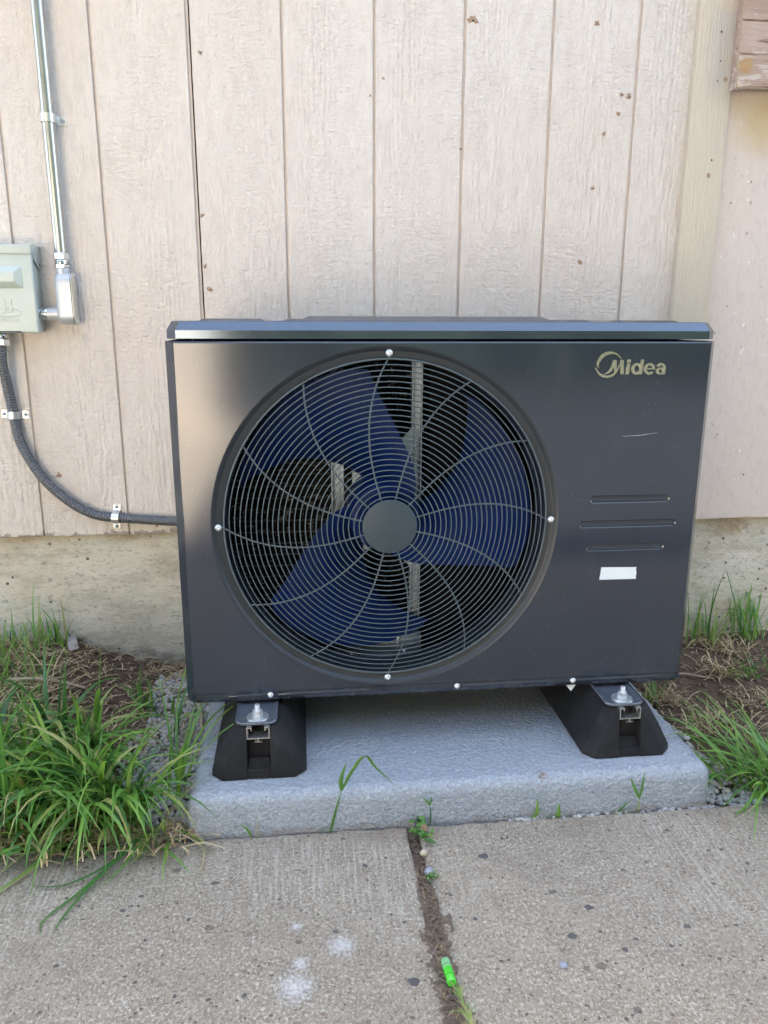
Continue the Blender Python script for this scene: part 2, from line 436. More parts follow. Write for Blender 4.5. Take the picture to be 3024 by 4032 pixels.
    MAT['knot'] = plain('bare_wood_knot', (0.34, 0.245, 0.175), .85, 0, .45, 160, .7)
    MAT['hole'] = plain('nail_hole', (0.035, 0.025, 0.018), .9, 0, .3, 160)
    MAT['groove'] = plain('groove_paint', (0.62, 0.545, 0.49), .7, 0, .15, 15, .3, 150)
    MAT['shadow_line'] = plain('shadow_line_brown', (0.30, 0.22, 0.18), .9, 0, .5, 25)
    MAT['gap'] = plain('dark_seam', (0.035, 0.025, 0.02), .9)
    MAT['lawn'] = plain('dark_ground', (0.038, 0.040, 0.042), .9, 0, .4, 12, .5, 60)
    MAT['patio'] = plain('patio_concrete', (0.66, 0.56, 0.44), .85, 0, .12, 4, .2, 60)
    MAT['fence'] = plain('fence_boards', (0.74, 0.66, 0.55), .8, 0, .2, 8, .3, 60)
    MAT['sky_blocker'] = plain('sky_blocker_leaf', (0.035, 0.055, 0.025), .7, 0, .4, 3)
    MAT['roof'] = plain('roof_shingle', (0.10, 0.09, 0.085), .9, 0, .2, 20)
    MAT['green_dot'] = plain('green_wire_cap', (0.01, 0.20, 0.07), .5)
    MAT['leaf'] = None
    t = NT('weed_leaf')
    at = t.n('ShaderNodeAttribute', attribute_name='tint')
    c = t.ramp(at.outputs['Fac'], [(0, (0.035, 0.10, 0.025)), (.7, (0.10, 0.22, 0.035)), (1, (0.22, 0.13, 0.06))])
    MAT['leaf'] = t.done(c, .45, 0, t.bump(t.noise(300, 2), .3, .001), .4)
make_materials()

# ------------------------------------------------------------------ mesh helpers
class MB:
    """collects shapes in world coordinates; build() links them as one mesh object"""
    def __init__(s):
        s.v, s.f, s.tint = [], [], []
    def add(s, vs, fs, tint=0.0):
        o = len(s.v)
        s.v += [tuple(p) for p in vs]
        s.tint += [tint] * (len(s.v) - o) if isinstance(tint, (int, float)) else list(tint)
        s.f += [tuple(i + o for i in f) for f in fs]
        return s
    def box(s, x0, x1, y0, y1, z0, z1):
        return s.add([(x, y, z) for z in (z0, z1) for y in (y0, y1) for x in (x0, x1)],
                     [(0, 2, 3, 1), (4, 5, 7, 6), (0, 1, 5, 4), (2, 6, 7, 3), (0, 4, 6, 2), (1, 3, 7, 5)])
    def loops(s, loops, cap0=True, cap1=True, closed=True):
        n = len(loops[0])
        vs = [p for L in loops for p in L]
        fs = []
        for k in range(len(loops) - 1):
            for i in range(n if closed else n - 1):
                j = (i + 1) % n
                fs.append((k * n + i, k * n + j, (k + 1) * n + j, (k + 1) * n + i))
        if cap0:
            fs.append(tuple(reversed(range(n))))
        if cap1:
            fs.append(tuple((len(loops) - 1) * n + i for i in range(n)))
        return s.add(vs, fs)
    def tube(s, path, rad, seg=10, caps=True, tint=0.0):
        P = [Vector(p) for p in path]
        n = len(P)
        if isinstance(rad, (int, float)):
            rad = [rad] * n
        T = [(P[min(i + 1, n - 1)] - P[max(i - 1, 0)]).normalized() for i in range(n)]
        u = T[0].orthogonal().normalized()
        vs = []
        for i in range(n):
            u = (u - T[i] * u.dot(T[i])).normalized()
            w = T[i].cross(u)
            for k in range(seg):
                a = 2 * math.pi * k / seg
                vs.append(P[i] + (u * math.cos(a) + w * math.sin(a)) * rad[i])
        fs = []
        for i in range(n - 1):
            for k in range(seg):
                k2 = (k + 1) % seg
                fs.append((i * seg + k, i * seg + k2, (i + 1) * seg + k2, (i + 1) * seg + k))
        if caps:
            fs.append(tuple(reversed(range(seg))))
            fs.append(tuple((n - 1) * seg + k for k in range(seg)))
        return s.add(vs, fs, tint)
    def ring(s, c, rad, wire, seg=96, wseg=6):
        """torus round the Y axis at c"""
        vs, fs = [], []
        for i in range(seg):
            a = 2 * math.pi * i / seg
            for k in range(wseg):
                b = 2 * math.pi * k / wseg
                r_ = rad + wire * math.cos(b)
                vs.append((c[0] + r_ * math.cos(a), c[1] + wire * math.sin(b), c[2] + r_ * math.sin(a)))
        for i in range(seg):
            for k in range(wseg):
                i2, k2 = (i + 1) % seg, (k + 1) % wseg
                fs.append((i * wseg + k, i * wseg + k2, i2 * wseg + k2, i2 * wseg + k))
        return s.add(vs, fs)
    def lathe(s, prof, c, axis='Y', seg=64, cap=True):
        """prof: (radius, offset along axis)"""
        L = []
        for r_, h in prof:
            q = []
            for i in range(seg):
                a = 2 * math.pi * i / seg
                if axis == 'Y':
                    q.append((c[0] + r_ * math.cos(a), c[1] + h, c[2] + r_ * math.sin(a)))
                elif axis == 'Z':
                    q.append((c[0] + r_ * math.cos(a), c[1] + r_ * math.sin(a), c[2] + h))
                else:
                    q.append((c[0] + h, c[1] + r_ * math.cos(a), c[2] + r_ * math.sin(a)))
            L.append(q)
        return s.loops(L, cap, cap)
    def build(s, name, mat, parent=None, smooth=False, bevel=0.0, seg=2, angle=30, recalc=True):
        me = bpy.data.meshes.new(name)
        me.from_pydata(s.v, [], s.f)
        if any(s.tint):
            at = me.attributes.new('tint', 'FLOAT', 'POINT')
            at.data.foreach_set('value', s.tint)
        if recalc or bevel:
            bm = bmesh.new(); bm.from_mesh(me)
            if recalc:
                bmesh.ops.recalc_face_normals(bm, faces=bm.faces)
            if bevel:
                ed = [e for e in bm.edges if len(e.link_faces) == 2 and e.calc_face_angle() > R(25)]
                bmesh.ops.bevel(bm, geom=ed, offset=bevel, segments=seg, profile=0.5, affect='EDGES', clamp_overlap=True)
            bm.to_mesh(me); bm.free()
        return link(name, me, mat, parent, smooth or bevel > 0, angle)

def link(name, me, mat, parent=None, smooth=False, angle=30):
    me.materials.clear()
    me.materials.append(MAT[mat] if isinstance(mat, str) else mat)
    if smooth:
        for p in me.polygons:
            p.use_smooth = True
        try:
            me.set_sharp_from_angle(angle=R(angle))
        except Exception:
            pass
    o = bpy.data.objects.new(name, me)
    COL.objects.link(o)
    if parent is not None:
        o.parent = parent
        if parent.type == 'EMPTY':
            o.location = -parent.location
    return o

def thing(name, loc, label, cat, group=None):
    o = bpy.data.objects.new(name, None)
    o.empty_display_size = 0.05
    COL.objects.link(o)
    o.location = loc
    return tag(o, label, cat, group)

def tag(o, label=None, cat=None, group=None, kind=None):
    if label: o['label'] = label
    if cat: o['category'] = cat
    if group: o['group'] = group
    if kind: o['kind'] = kind
    return o

def flat(polys, y_front, depth, name, mat, parent, bev=0.0):
    """filled outlines (x,z) with holes, extruded from y_front back by depth"""
    cu = bpy.data.curves.new(name, 'CURVE')
    cu.dimensions = '2D'
    cu.fill_mode = 'BOTH'
    cu.extrude = depth / 2
    cu.bevel_depth = bev
    for pts in polys:
        sp = cu.splines.new('POLY')
        sp.points.add(len(pts) - 1)
        for p, (x, z) in zip(sp.points, pts):
            p.co = (x, z, 0, 1)
        sp.use_cyclic_u = True
    tmp = bpy.data.objects.new('tmp', cu)
    me = bpy.data.meshes.new_from_object(tmp)
    bpy.data.objects.remove(tmp)
    bpy.data.curves.remove(cu)
    me.transform(Matrix(((1, 0, 0, 0), (0, 0, -1, y_front + depth / 2), (0, 1, 0, 0), (0, 0, 0, 1))))
    me.name = name
    return link(name, me, mat, parent)

def pill(cx0, cx1, cz, r_, n=10):
    q = []
    for i in range(n + 1):
        a = -math.pi / 2 + math.pi * i / n
        q.append((cx1 - r_ + r_ * math.cos(a), cz + r_ * math.sin(a)))
    for i in range(n + 1):
        a = math.pi / 2 + math.pi * i / n
        q.append((cx0 + r_ + r_ * math.cos(a), cz + r_ * math.sin(a)))
    return q

def circ(cx, cz, r_, n=128):
    return [(cx + r_ * math.cos(2 * math.pi * i / n), cz + r_ * math.sin(2 * math.pi * i / n)) for i in range(n)]

def nz(x, y, z=0.0, s=1.0):
    return noise.noise(Vector((x * s, y * s, z * s)))

# ------------------------------------------------------------------ ground and walks
def soil_h(x, y):
    h = -0.012
    t = min(1, max(0, (y + 0.60) / 0.55))
    h += 0.030 * t
    if x < -0.12:
        m = min(1, (-0.12 - x) / 0.30)
        m = m * m * (3 - 2 * m)
        h += m * (0.020 * min(1, max(0, (y + 0.66) / 0.2)) + 0.062 * t * t)
    if x > 1.05:
        h += 0.012 * t + 0.008 * min(1, (x - 1.05) / .3) * t
    if -0.13 < x < 1.12:                       # shallow gravel bed under the pad
        h -= 0.010 * (1 - t * 0.6)
    amp = 0.35 + 0.65 * t
    h += amp * (0.010 * nz(x, y, 1, 9) + 0.007 * nz(x, y, 2, 24) + 0.0045 * nz(x, y, 3, 60))
    return h

def build_ground():
    m = MB()
    m.add([(-80, -80, -.09), (80, -80, -.09), (80, 80, -.09), (-80, 80, -.09)], [(0, 1, 2, 3)])
    tag(m.build('ground', 'lawn'), 'flat dark ground running out around the house', kind='structure')
    # soil bed between the walk and the wall
    x0, x1, y0, y1, st = -1.3, 2.3, -0.70, 0.05, 0.0085
    nx, ny = int((x1 - x0) / st), int((y1 - y0) / st)
    vs = [(x0 + (x1 - x0) * i / nx, y0 + (y1 - y0) * j / ny, 0) for j in range(ny + 1) for i in range(nx + 1)]
    vs = [(x, y, soil_h(x, y) if y > -0.66 else min(soil_h(x, y), -0.006)) for x, y, _ in vs]
    fs = [(j * (nx + 1) + i, j * (nx + 1) + i + 1, (j + 1) * (nx + 1) + i + 1, (j + 1) * (nx + 1) + i) for j in range(ny) for i in range(nx)]
    tag(MB().add(vs, fs).build('soil_bed', 'soil', smooth=True, angle=180, recalc=False), 'bare brown soil bed between the walk and the house wall', kind='structure')
    # two walk slabs with a worn joint between
    def slab(xa, xb, ya, yb, seed, label):
        pts = []
        def edge(p, q, amp):
            n = max(2, int(math.hypot(q[0] - p[0], q[1] - p[1]) / 0.008))
            nx_, ny_ = -(q[1] - p[1]), q[0] - p[0]
            l = math.hypot(nx_, ny_); nx_ /= l; ny_ /= l
            for i in range(n):
                t = i / n
                x, y = p[0] + (q[0] - p[0]) * t, p[1] + (q[1] - p[1]) * t
                d = amp * (nz(x, y, seed, 22) * .6 + nz(x, y, seed + 5, 70) * .5)
                pts.append((x + nx_ * d, y + ny_ * d))
        edge((xa, ya), (xb, ya), .002); edge((xb, ya), (xb, yb), .005); edge((xb, yb), (xa, yb), .007); edge((xa, yb), (xa, ya), .005)
        cx, cy = (xa + xb) / 2, (ya + yb) / 2
        def inset(d):
            out = []
            n = len(pts)
            for i in range(n):
                p, q = Vector(pts[i - 3]), Vector(pts[(i + 3) % n])
                tn = (q - p).normalized()
                out.append((pts[i][0] - tn.y * d, pts[i][1] + tn.x * d))
            return out
        L = [[(x, y, -0.085) for x, y in pts], [(x, y, -0.012) for x, y in pts],
             [(x, y, -0.006) for x, y in inset(.0012)], [(x, y, -0.002) for x, y in inset(.0045)], [(x, y, 0.0) for x, y in inset(.011)]]
        tag(MB().loops(L).build('walk_slab', 'walk', smooth=True, angle=60), label, kind='structure')
    slab(-2.6, 0.4005, -1.95, -0.681, 11, 'grey concrete walk slab left of the weedy joint')
    slab(0.4195, 3.2, -1.95, -0.684, 31, 'grey concrete walk slab right of the weedy joint')
    # dirt packed into the joint
    x0, x1, y0, y1 = 0.385, 0.438, -1.95, -0.62
    nx, ny = 12, 320
    vs, fs = [], []
    for j in range(ny + 1):
        for i in range(nx + 1):
            x, y = x0 + (x1 - x0) * i / nx, y0 + (y1 - y0) * j / ny
            fill = -0.009 + 0.0115 * min(1, max(0, (-0.79 - y) / .06))
            vs.append((x, y, fill - .004 + 0.005 * nz(x, y, 4, 40) + 0.004 * nz(x, y, 8, 130)))
    fs = [(j * (nx + 1) + i, j * (nx + 1) + i + 1, (j + 1) * (nx + 1) + i + 1, (j + 1) * (nx + 1) + i) for j in range(ny) for i in range(nx)]
    tag(MB().add(vs, fs).build('joint_soil', 'joint_dirt', smooth=True, angle=180, recalc=False), 'strip of brown soil filling the joint between the walk slabs', kind='structure')
    # sunlit yard behind the photographer
    m = MB().box(-3.4, -0.30, -6.5, -2.44, -.2, -.03)
    tag(m.build('patio', 'patio'), 'pale concrete patio out in the sun', kind='structure')
build_ground()

# ------------------------------------------------------------------ house
S8 = 0.2032
BOT = 0.377
def build_house():
    H = thing('house', (0.5, 0.02, 0), 'painted wood sided house with grooved boards on a concrete footing', 'house')
    TOP = 2.5
    gw = 0.0030
    edges = [-1.6 + 0.0] + [k * S8 for k in range(-7, 6)] + [1.175]
    for a, b in zip(edges[:-1], edges[1:]):
        x0, x1 = a + gw, b - gw
        if abs(a) < 1e-6:
            x0 = a + 0.0068
        cols = [x0, x0 + .0012, x1 - .0012, x1]
        zs = [BOT + 0.0, BOT + .004] + [BOT + .3, 1.0, 1.5, TOP]
        # ragged lower edge
        n = 26
        front = []
        vs, fs = [], []
        xs = [x0, x0 + .0015] + [x0 + .0015 + (x1 - x0 - .003) * i / n for i in range(1, n)] + [x1 - .0015, x1]
        dz = [0.004 * abs(nz(x, 3, 5, 30)) + 0.003 * nz(x, 9, 2, 80) for x in xs]
        for zi in range(5):
            for i, x in enumerate(xs):
                z = [BOT + dz[i], BOT + dz[i] + .002, .45, 1.2, TOP][zi]
                y = 0.0015 if i in (0, len(xs) - 1) else 0.0
                if zi == 0:
                    y = 0.0015
                vs.append((x, y, z))
        m = len(xs)
        fs = [(k * m + i, k * m + i + 1, (k + 1) * m + i + 1, (k + 1) * m + i) for k in range(4) for i in range(m - 1)]
        o = len(vs)
        vs += [(x, 0.014, BOT + d) for x, d in zip(xs, dz)]
        fs += [(o + i, o + i + 1, i + 1, i) for i in range(m - 1)]
        for e in (0, m - 1):
            o2 = len(vs)
            vs += [(xs[e], 0.014, BOT), (xs[e], 0.014, TOP)]
            fs.append((e, m + e, 2 * m + e, 3 * m + e, 4 * m + e, o2 + 1, o2))
        MB().add(vs, fs).build('siding_board', 'siding', H)
    # groove floor behind the boards and the open seam
    MB().box(-1.62, 1.172, 0.0065, 0.0125, BOT + .004, TOP).build('groove_floor', 'groove', H)
    m = MB()
    zs = np.linspace(BOT + .004, TOP, 160)
    L = [[(0.0030 + .0006 * nz(z, 1, 0, 25), .0055, z), (0.0062 + .0010 * nz(z, 7, 0, 30), .0055, z)] for z in zs]
    m.add([p for q in L for p in q], [(2 * i, 2 * i + 1, 2 * i + 3, 2 * i + 2) for i in range(len(zs) - 1)])
    m.build('open_seam', 'gap', H)
    # smooth panel right of the trim
    n = 40
    xs = [1.2 + (3.2 - 1.2) * (i / n) ** 1.6 for i in range(n + 1)]
    vs, fs = [], []
    for x in xs:
        d = .003 * nz(x, 1, 0, 40) + .002 * nz(x, 1, 4, 110)
        vs += [(x, 0.001, BOT + .003 + d), (x, 0.0, BOT + .006 + d), (x, 0.0, TOP), (x, .014, BOT + .003 + d)]
    for i in range(n):
        a, b = 4 * i, 4 * i + 4
        fs += [(a, b, b + 1, a + 1), (a + 1, b + 1, b + 2, a + 2), (a + 3, b + 3, b, a)]
    MB().add(vs, fs).build('smooth_panel', 'panel', H)
    MB().box(1.146, 1.2395, -0.0195, -0.0005, .365, TOP).build('trim_board', 'trim', H, bevel=.0018)
    MB().box(1.2396, 1.2416, -.0035, -.0004, .40, TOP).build('trim_shadow_line', 'shadow_line', H)  # brown strip drawn in as the shadow line where trim meets panel
    # screws sunk in the trim
    for x, z, r_ in ((1.2225, 1.4405, .0042), (1.2045, 1.2335, .0045), (1.2085, 1.2675, .0018), (1.2015, 1.5385, .002), (1.206, 1.479, .0015), (1.2035, 1.4375, .0015)):
        MB().lathe([(r_ * 1.25, -.0004), (r_, -.0009), (r_ * .55, -.0003), (.0001, -.0002)], (x, -.0195, z), 'Y', 12, False).build('trim_screw', 'knot' if r_ > .003 else 'hole', H, smooth=True)
    # footing
    xs = np.linspace(-1.6, 3.2, 220)
    zs = [-.1, .0, .06, .12, .18, .24, .30, .36, .42]
    vs = [(x, .016 + .003 * nz(x, z, 0, 3) + .0012 * nz(x, z, 3, 16), z) for z in zs for x in xs]
    n = len(xs)
    fs = [(k * n + i, k * n + i + 1, (k + 1) * n + i + 1, (k + 1) * n + i) for k in range(len(zs) - 1) for i in range(n - 1)]
    MB().add(vs, fs).build('foundation', 'foundation', H, smooth=True, angle=180)
    # knots and nail heads in the boards: small torn-open spots
    for x, z, s in ((.625, 1.5473, .012), (.9137, 1.5505, .0075), (1.0, 1.4037, .0085), (.9826, 1.4062, .0055), (.9787, 1.3659, .0055), (.9459, 1.3209, .006),
                    (.9283, 1.2031, .0055), (.9067, 1.0353, .007), (.0257, 1.4591, .0055), (.0125, 1.1274, .007), (.0125, 1.0159, .006), (.0214, .9649, .0075),
                    (.397, 1.3858, .003), (.4262, 1.4215, .003), (.6063, 1.2807, .003), (-.3605, .5305, .0075), (-.137, .398, .0045)):
        m = MB()
        n = 14
        s *= 1.25
        ring = []
        for i in range(n):
            a = 2 * math.pi * i / n
            r_ = s * (.75 + .45 * nz(x * 50 + math.cos(a), z * 50 + math.sin(a), 0, 1.7) + rng.uniform(-.3, .3))
            ring.append((x + r_ * math.cos(a), -.0004, z + .85 * r_ * math.sin(a)))
        r2 = [(x + (p[0] - x) * .72, -.0011, z + (p[2] - z) * .72) for p in ring]
        r3 = [(x + (p[0] - x) * .38, -.0006, z + (p[2] - z) * .38) for p in ring]
        m.loops([ring, r2, r3], False, True).build('knot', 'knot', H)
        if s > .005:
            r4 = [(x + .1 * s + (p[0] - x) * .24, -.0012, z - .15 * s + (p[2] - z) * .30) for p in ring]
            MB().loops([r4], False, True).build('knot_hole', 'hole', H)
    # small fasteners and torn flecks on the smooth panel
    for x, z, s in ((1.394, .498, .009), (1.44, .455, .006), (1.448, .493, .006), (1.41, .558, .007), (1.452, .60, .005), (1.32, .46, .006), (1.362, .58, .009), (1.44, .66, .006)):
        n = 12
        ring = []
        for i in range(n):
            a = 2 * math.pi * i / n
            r_ = s * (.8 + rng.uniform(-.3, .3))
            ring.append((x + .8 * r_ * math.cos(a), -.0003, z + r_ * math.sin(a)))
        r2 = [(x + (p[0] - x) * .8, -.0010, z + (p[2] - z) * .8) for p in ring]
        r3 = [(x + (p[0] - x) * .6, -.0004, z + (p[2] - z) * .6) for p in ring]
        MB().loops([ring, r2, r3], False, True).build('paint_blister', 'panel', H)
    MB().lathe([(.0026, -.0005), (.0018, -.0012), (.0001, -.0008)], (1.396, 0, .500), 'Y', 10, False).build('nail_hole', 'hole', H)
    # the rest of the house that shades the yard: core, eave
    MB().box(-5.0, 6.0, .05, 4.0, -.1, 2.48).build('wall_core', 'panel', H)
    MB().box(-5.0, -1.6, 0.0, .0495, -.1, 2.48).build('wall_end', 'panel', H)
    MB().box(3.2, 6.0, 0.0, .0495, -.1, 2.48).build('wall_end', 'panel', H)
    m = MB()
    m.loops([[(x, -.08, 2.50), (x, -.08, 2.60), (x, 4.5, 3.3), (x, 4.5, 2.50)] for x in (-5.4, 6.4)])
    m.build('roof', 'roof', H)
build_house()

def sky_blocker():  # unseen leafy wall added behind the camera to cut low sky light
    rg = random.Random(77)
    m = MB()
    for k in range(14000):
        x, z = rg.uniform(-15, 17), rg.uniform(-.1, 9.4)
        y = -10 + .7 * nz(x, z, 0, .8) - rg.random() * .9
        if z > 8.2 + 1.0 * nz(x, 3, 0, .6): continue
        s_ = rg.uniform(.18, .36)
        a = Vector((rg.gauss(0, 1), rg.gauss(0, 1), rg.gauss(0, 1))).normalized()
        b = a.orthogonal().normalized(); c = a.cross(b)
        p = Vector((x, y, z))
        m.add([p + b * s_, p + c * s_ * .5, p - b * s_, p - c * s_ * .5], [(0, 1, 2, 3)])
    o = m.build('sky_blocker', 'sky_blocker', recalc=False)
    tag(o, 'added dark leafy screen behind the camera, blocking the low sky', 'sky_blocker')
    MB().loops([[(x, -11.0, -.1), (x, -10.7, -.1), (x, -10.7, 8.0), (x, -11.0, 8.0)] for x in (-15, 17)]).build('sky_blocker_core', 'sky_blocker', o)

def build_yard():
    F = thing('board_fence', (-4.5, -6.0, -.05), 'cream painted board fence standing in the sun behind the photographer', 'fence')
    for i in range(21):
        x = -3.7 + i * .152
        h = 1.75 + .01 * nz(i, 1, 0, 1.7)
        MB().box(x, x + .142, -6.02, -6.0, -.05, h).build('fence_board', 'fence', F)
    sky_blocker()
    for z in (.35, 1.45):
        MB().box(-3.7, -.52, -6.06, -6.021, z, z + .09).build('fence_rail', 'fence', F)
build_yard()

# ------------------------------------------------------------------ weathered timber end
def build_timber():
    xs = [1.2335 + .0475 * i for i in range(15)]
    n = 14
    L = []
    xx = np.linspace(1.2335, 1.9, 60)
    for i, x in enumerate(xx):
        zb = 1.4175 + .003 * nz(x, 0, 0, 60) + .003 * nz(x, 2, 0, 20) - (.002 if i < 3 else 0)
        e = .0015 if i in (0, 59) else 0
        L.append([(x, -.050 + e, zb + .004), (x, -.0505 + e, zb + .012), (x, -.050 + e, 1.68), (x, -.024, 1.68), (x, -.0215, 1.678), (x, -.0215, zb + .002), (x, -.026, zb), (x, -.044, zb)])
    o = MB().loops(L).build('weathered_timber', 'oldwood', smooth=True, angle=40)
    tag(o, 'weathered timber end with peeling paint fixed beside the buff trim board', 'timber')
    s = MB()
    s.tube([(1.2325, -.0485, 1.64), (1.2318, -.049, 1.55), (1.2322, -.0495, 1.47), (1.2335, -.050, 1.43), (1.236, -.0505, 1.409)], [.0015, .0018, .002, .0018, .0006], 5)
    s.build('loose_splinter', 'twig', o)
build_timber()

# ------------------------------------------------------------------ conduit and electrical
def hexring(c, r_, h0, h1, axis='Z'):
    return MB().lathe([(r_ * .9, h0), (r_, h0 + (h1 - h0) * .15), (r_, h1 - (h1 - h0) * .15), (r_ * .9, h1)], c, axis, 6)

def screw_head(c, r_, name, parent, mat='zinc', out=(0, -1, 0)):
    m = MB()
    prof = [(r_, 0), (r_, -r_ * .35), (r_ * .75, -r_ * .65), (r_ * .35, -r_ * .78), (r_ * .12, -r_ * .55)]
    ax = 'Y'
    if out == (1, 0, 0):
        ax = 'X'; prof = [(a, -b) for a, b in prof]
    m.lathe(prof, c, ax, 14)
    return m.build(name, mat, parent, smooth=True, angle=50)

def build_electrical():
    # rigid conduit
    C = thing('steel_conduit', (-.2995, -.025, 1.01), 'straight galvanised steel conduit running up the siding', 'conduit')
    cx, cy = -.2995, -.025
    MB().lathe([(.0131, 1.03), (.0131, 2.5)], (cx, cy, 0), 'Z', 28).build('pipe', 'emt', C, smooth=True)
    hexring((cx, cy, 0), .0172, 1.0245, 1.0395).build('compression_nut', 'chrome', C)
    MB().lathe([(.0140, 1.0245), (.0150, 1.0225), (.0150, 1.0195), (.0138, 1.0185), (.0138, 1.0165), (.0152, 1.0155)], (cx, cy, 0), 'Z', 24).build('connector_neck', 'chrome', C, smooth=True, angle=40)
    hexring((cx, cy, 0), .0164, 1.0075, 1.0155).build('connector_body', 'chrome', C)
    # one hole strap
    S = thing('conduit_strap', (-.2995, 0, 1.314), 'one-hole metal strap holding the straight conduit', 'strap')
    prof = []
    for i in range(15):
        a = R(200) - R(200) * i / 14
        prof.append((cx + .0146 * math.cos(a), cy - .0146 * math.sin(a)))
    prof += [(cx + .0150, -.004), (cx + .0175, -.0018), (cx + .032, -.0016)]
    inn = []
    for i, p in enumerate(prof):
        a = Vector(prof[max(0, i - 1)]); b = Vector(prof[min(len(prof) - 1, i + 1)])
        t = (b - a).normalized()
        inn.append((p[0] + t.y * .0012, p[1] - t.x * .0012))
    sec = prof + inn[::-1]
    m = MB().loops([[(x, y, z) for x, y in sec] for z in (1.3055, 1.3225)])
    m.build('strap_band', 'zinc', S, smooth=True, angle=40)
    screw_head((cx + .0255, -.0030, 1.3135), .0042, 'screw', S, 'galv')
    # conduit body (fitting with side cover)
    B = thing('conduit_elbow', (-.2965, -.027, .883), 'cast aluminium conduit elbow with a screwed side cover', 'conduit fitting')
    yc, hw = -.0275, .0215
    def stad(x, grow=0.0, z0=.884, z1=.998):
        q = []
        r_ = hw + grow
        zc0, zc1 = z0 + hw, z1 - hw
        for i in range(13):
            a = math.pi + math.pi * i / 12
            q.append((x, yc + r_ * math.cos(a), zc0 + r_ * math.sin(a)))
        for i in range(13):
            a = math.pi * i / 12
            q.append((x, yc + r_ * math.cos(a), zc1 + r_ * math.sin(a)))
        return q
    MB().loops([stad(-.3150, -.010), stad(-.3165, -.006) if 0 else stad(-.3140, -.006), stad(-.3118, -.0025), stad(-.3075, -.0006), stad(-.303, 0), stad(-.2795, 0.0)]).build('body', 'castal', B, smooth=True, angle=50)
    MB().loops([stad(-.2793, .0004), stad(-.2779, .0004)]).build('gasket', 'gasket', B, smooth=True, angle=50)
    MB().loops([stad(-.2778, .0009), stad(-.2762, .0006), stad(-.2752, -.0025), stad(-.2742, -.007), stad(-.2736, -.012)]).build('cover', 'alu', B, smooth=True, angle=40)
    for z in (.8905, .9915):
        screw_head((-.2746, yc, z), .0032, 'screw', B, 'zinc', (1, 0, 0))
    MB().lathe([(.0152, .985), (.0152, 1.0072)], (cx, cy, 0), 'Z', 24).build('top_hub', 'castal', B, smooth=True, angle=50)
    MB().lathe([(.0142, -.338), (.0142, -.308)], (0, -.029, .9082), 'X', 24).build('side_hub', 'castal', B, smooth=True, angle=50)
    MB().lathe([(.0126, -.3535), (.0126, -.3505), (.0137, -.3500), (.0137, -.3470), (.0128, -.3465), (.0135, -.344), (.0135, -.3395), (.0128, -.338)], (0, -.029, .9082), 'X', 20).build('nipple', 'chrome', B, smooth=True, angle=30)
    hexring((0, -.029, .9082), .0168, -.3562, -.3530, 'X').build('locknut', 'chrome', B)
    # disconnect box
    D = thing('disconnect_box', (-.46, -.03, .866), 'pale grey-green metal disconnect box at the left edge of the siding', 'electrical box')
    xl, xr = -.575, -.3555
    MB().box(xl, xr, -.0525, -.001, .868, 1.046).build('back_box', 'boxpaint', D, bevel=.0012)
    # front door with slanted rim
    zt, zb = 1.0365, .8665
    def rect(a, b, z0, z1, y):
        return [(a, y, z0), (b, y, z0), (b, y, z1), (a, y, z1)]
    MB().loops([rect(xl, xr + .0035, zb, zt, -.050), rect(xl, xr + .0035, zb, zt, -.0605), rect(xl + .003, xr + .001, zb + .0025, zt - .002, -.0632)]).build('door', 'boxpaint', D, bevel=.0009)
    # raised boss on the door
    MB().loops([rect(-.54, -.3740, .9612, 1.0095, -.0630), rect(-.538, -.3755, .9628, 1.008, -.0650), rect(-.525, -.3895, .9755, .9945, -.0745)]).build('raised_boss', 'boxpaint', D, bevel=.0018, seg=3)
    # hood over the top
    m = MB()
    m.loops([[(x, -.0655, 1.0345), (x, -.0655, 1.0525), (x, -.0640, 1.0540), (x, -.001, 1.0560), (x, -.001, 1.0475), (x, -.0640, 1.0475), (x, -.0640, 1.0345)] for x in (xl - .002, xr + .003)])
    hood = m.build('hood', 'boxpaint', D, bevel=.0006)
    L = [(-.0655, 1.0535), (-.001, 1.0555), (-.001, 1.020), (-.013, 1.0085), (-.024, 1.0085), (-.045, 1.021), (-.060, 1.034), (-.0655, 1.0345)]
    MB().loops([[(x, y, z) for y, z in L] for x in (xr + .0032, xr + .0046)]).build('side_flap', 'boxpaint', hood, bevel=.0005)
    screw_head((xr + .0047, -.016, 1.0145), .0018, 'rivet', hood, 'hole', (1, 0, 0))
    # embossed emblem and letters
    e = MB()
    ex, ez, ea, eb = -.4125, .9120, .0295, .0118
    n = 64
    outer = [(ex + ea * math.cos(2 * math.pi * i / n), ez + eb * math.sin(2 * math.pi * i / n)) for i in range(n)]
    o2 = [(ex + (ea - .0012) * math.cos(2 * math.pi * i / n), ez + (eb - .0012) * math.sin(2 * math.pi * i / n)) for i in range(n)]
    i1 = [(ex + (ea - .0040) * math.cos(2 * math.pi * i / n), ez + (eb - .0042) * math.sin(2 * math.pi * i / n)) for i in range(n)]
    i2 = [(ex + (ea - .0050) * math.cos(2 * math.pi * i / n), ez + (eb - .0052) * math.sin(2 * math.pi * i / n)) for i in range(n)]
    yf = -.0632
    e.loops([[(x, yf + .0002, z) for x, z in outer], [(x, yf - .0012, z) for x, z in o2], [(x, yf - .0012, z) for x, z in i1], [(x, yf + .0002, z) for x, z in i2]], False, False)
    for x in (-.4195, -.4055):
        e.loops([rect(x - .0034, x + .0034, .9105, .9390, yf + .0002), rect(x - .0026, x + .0026, .9113, .9382, yf - .0018)])
    e.build('emblem', 'boxpaint', D)
    t = MB()
    w = .0014
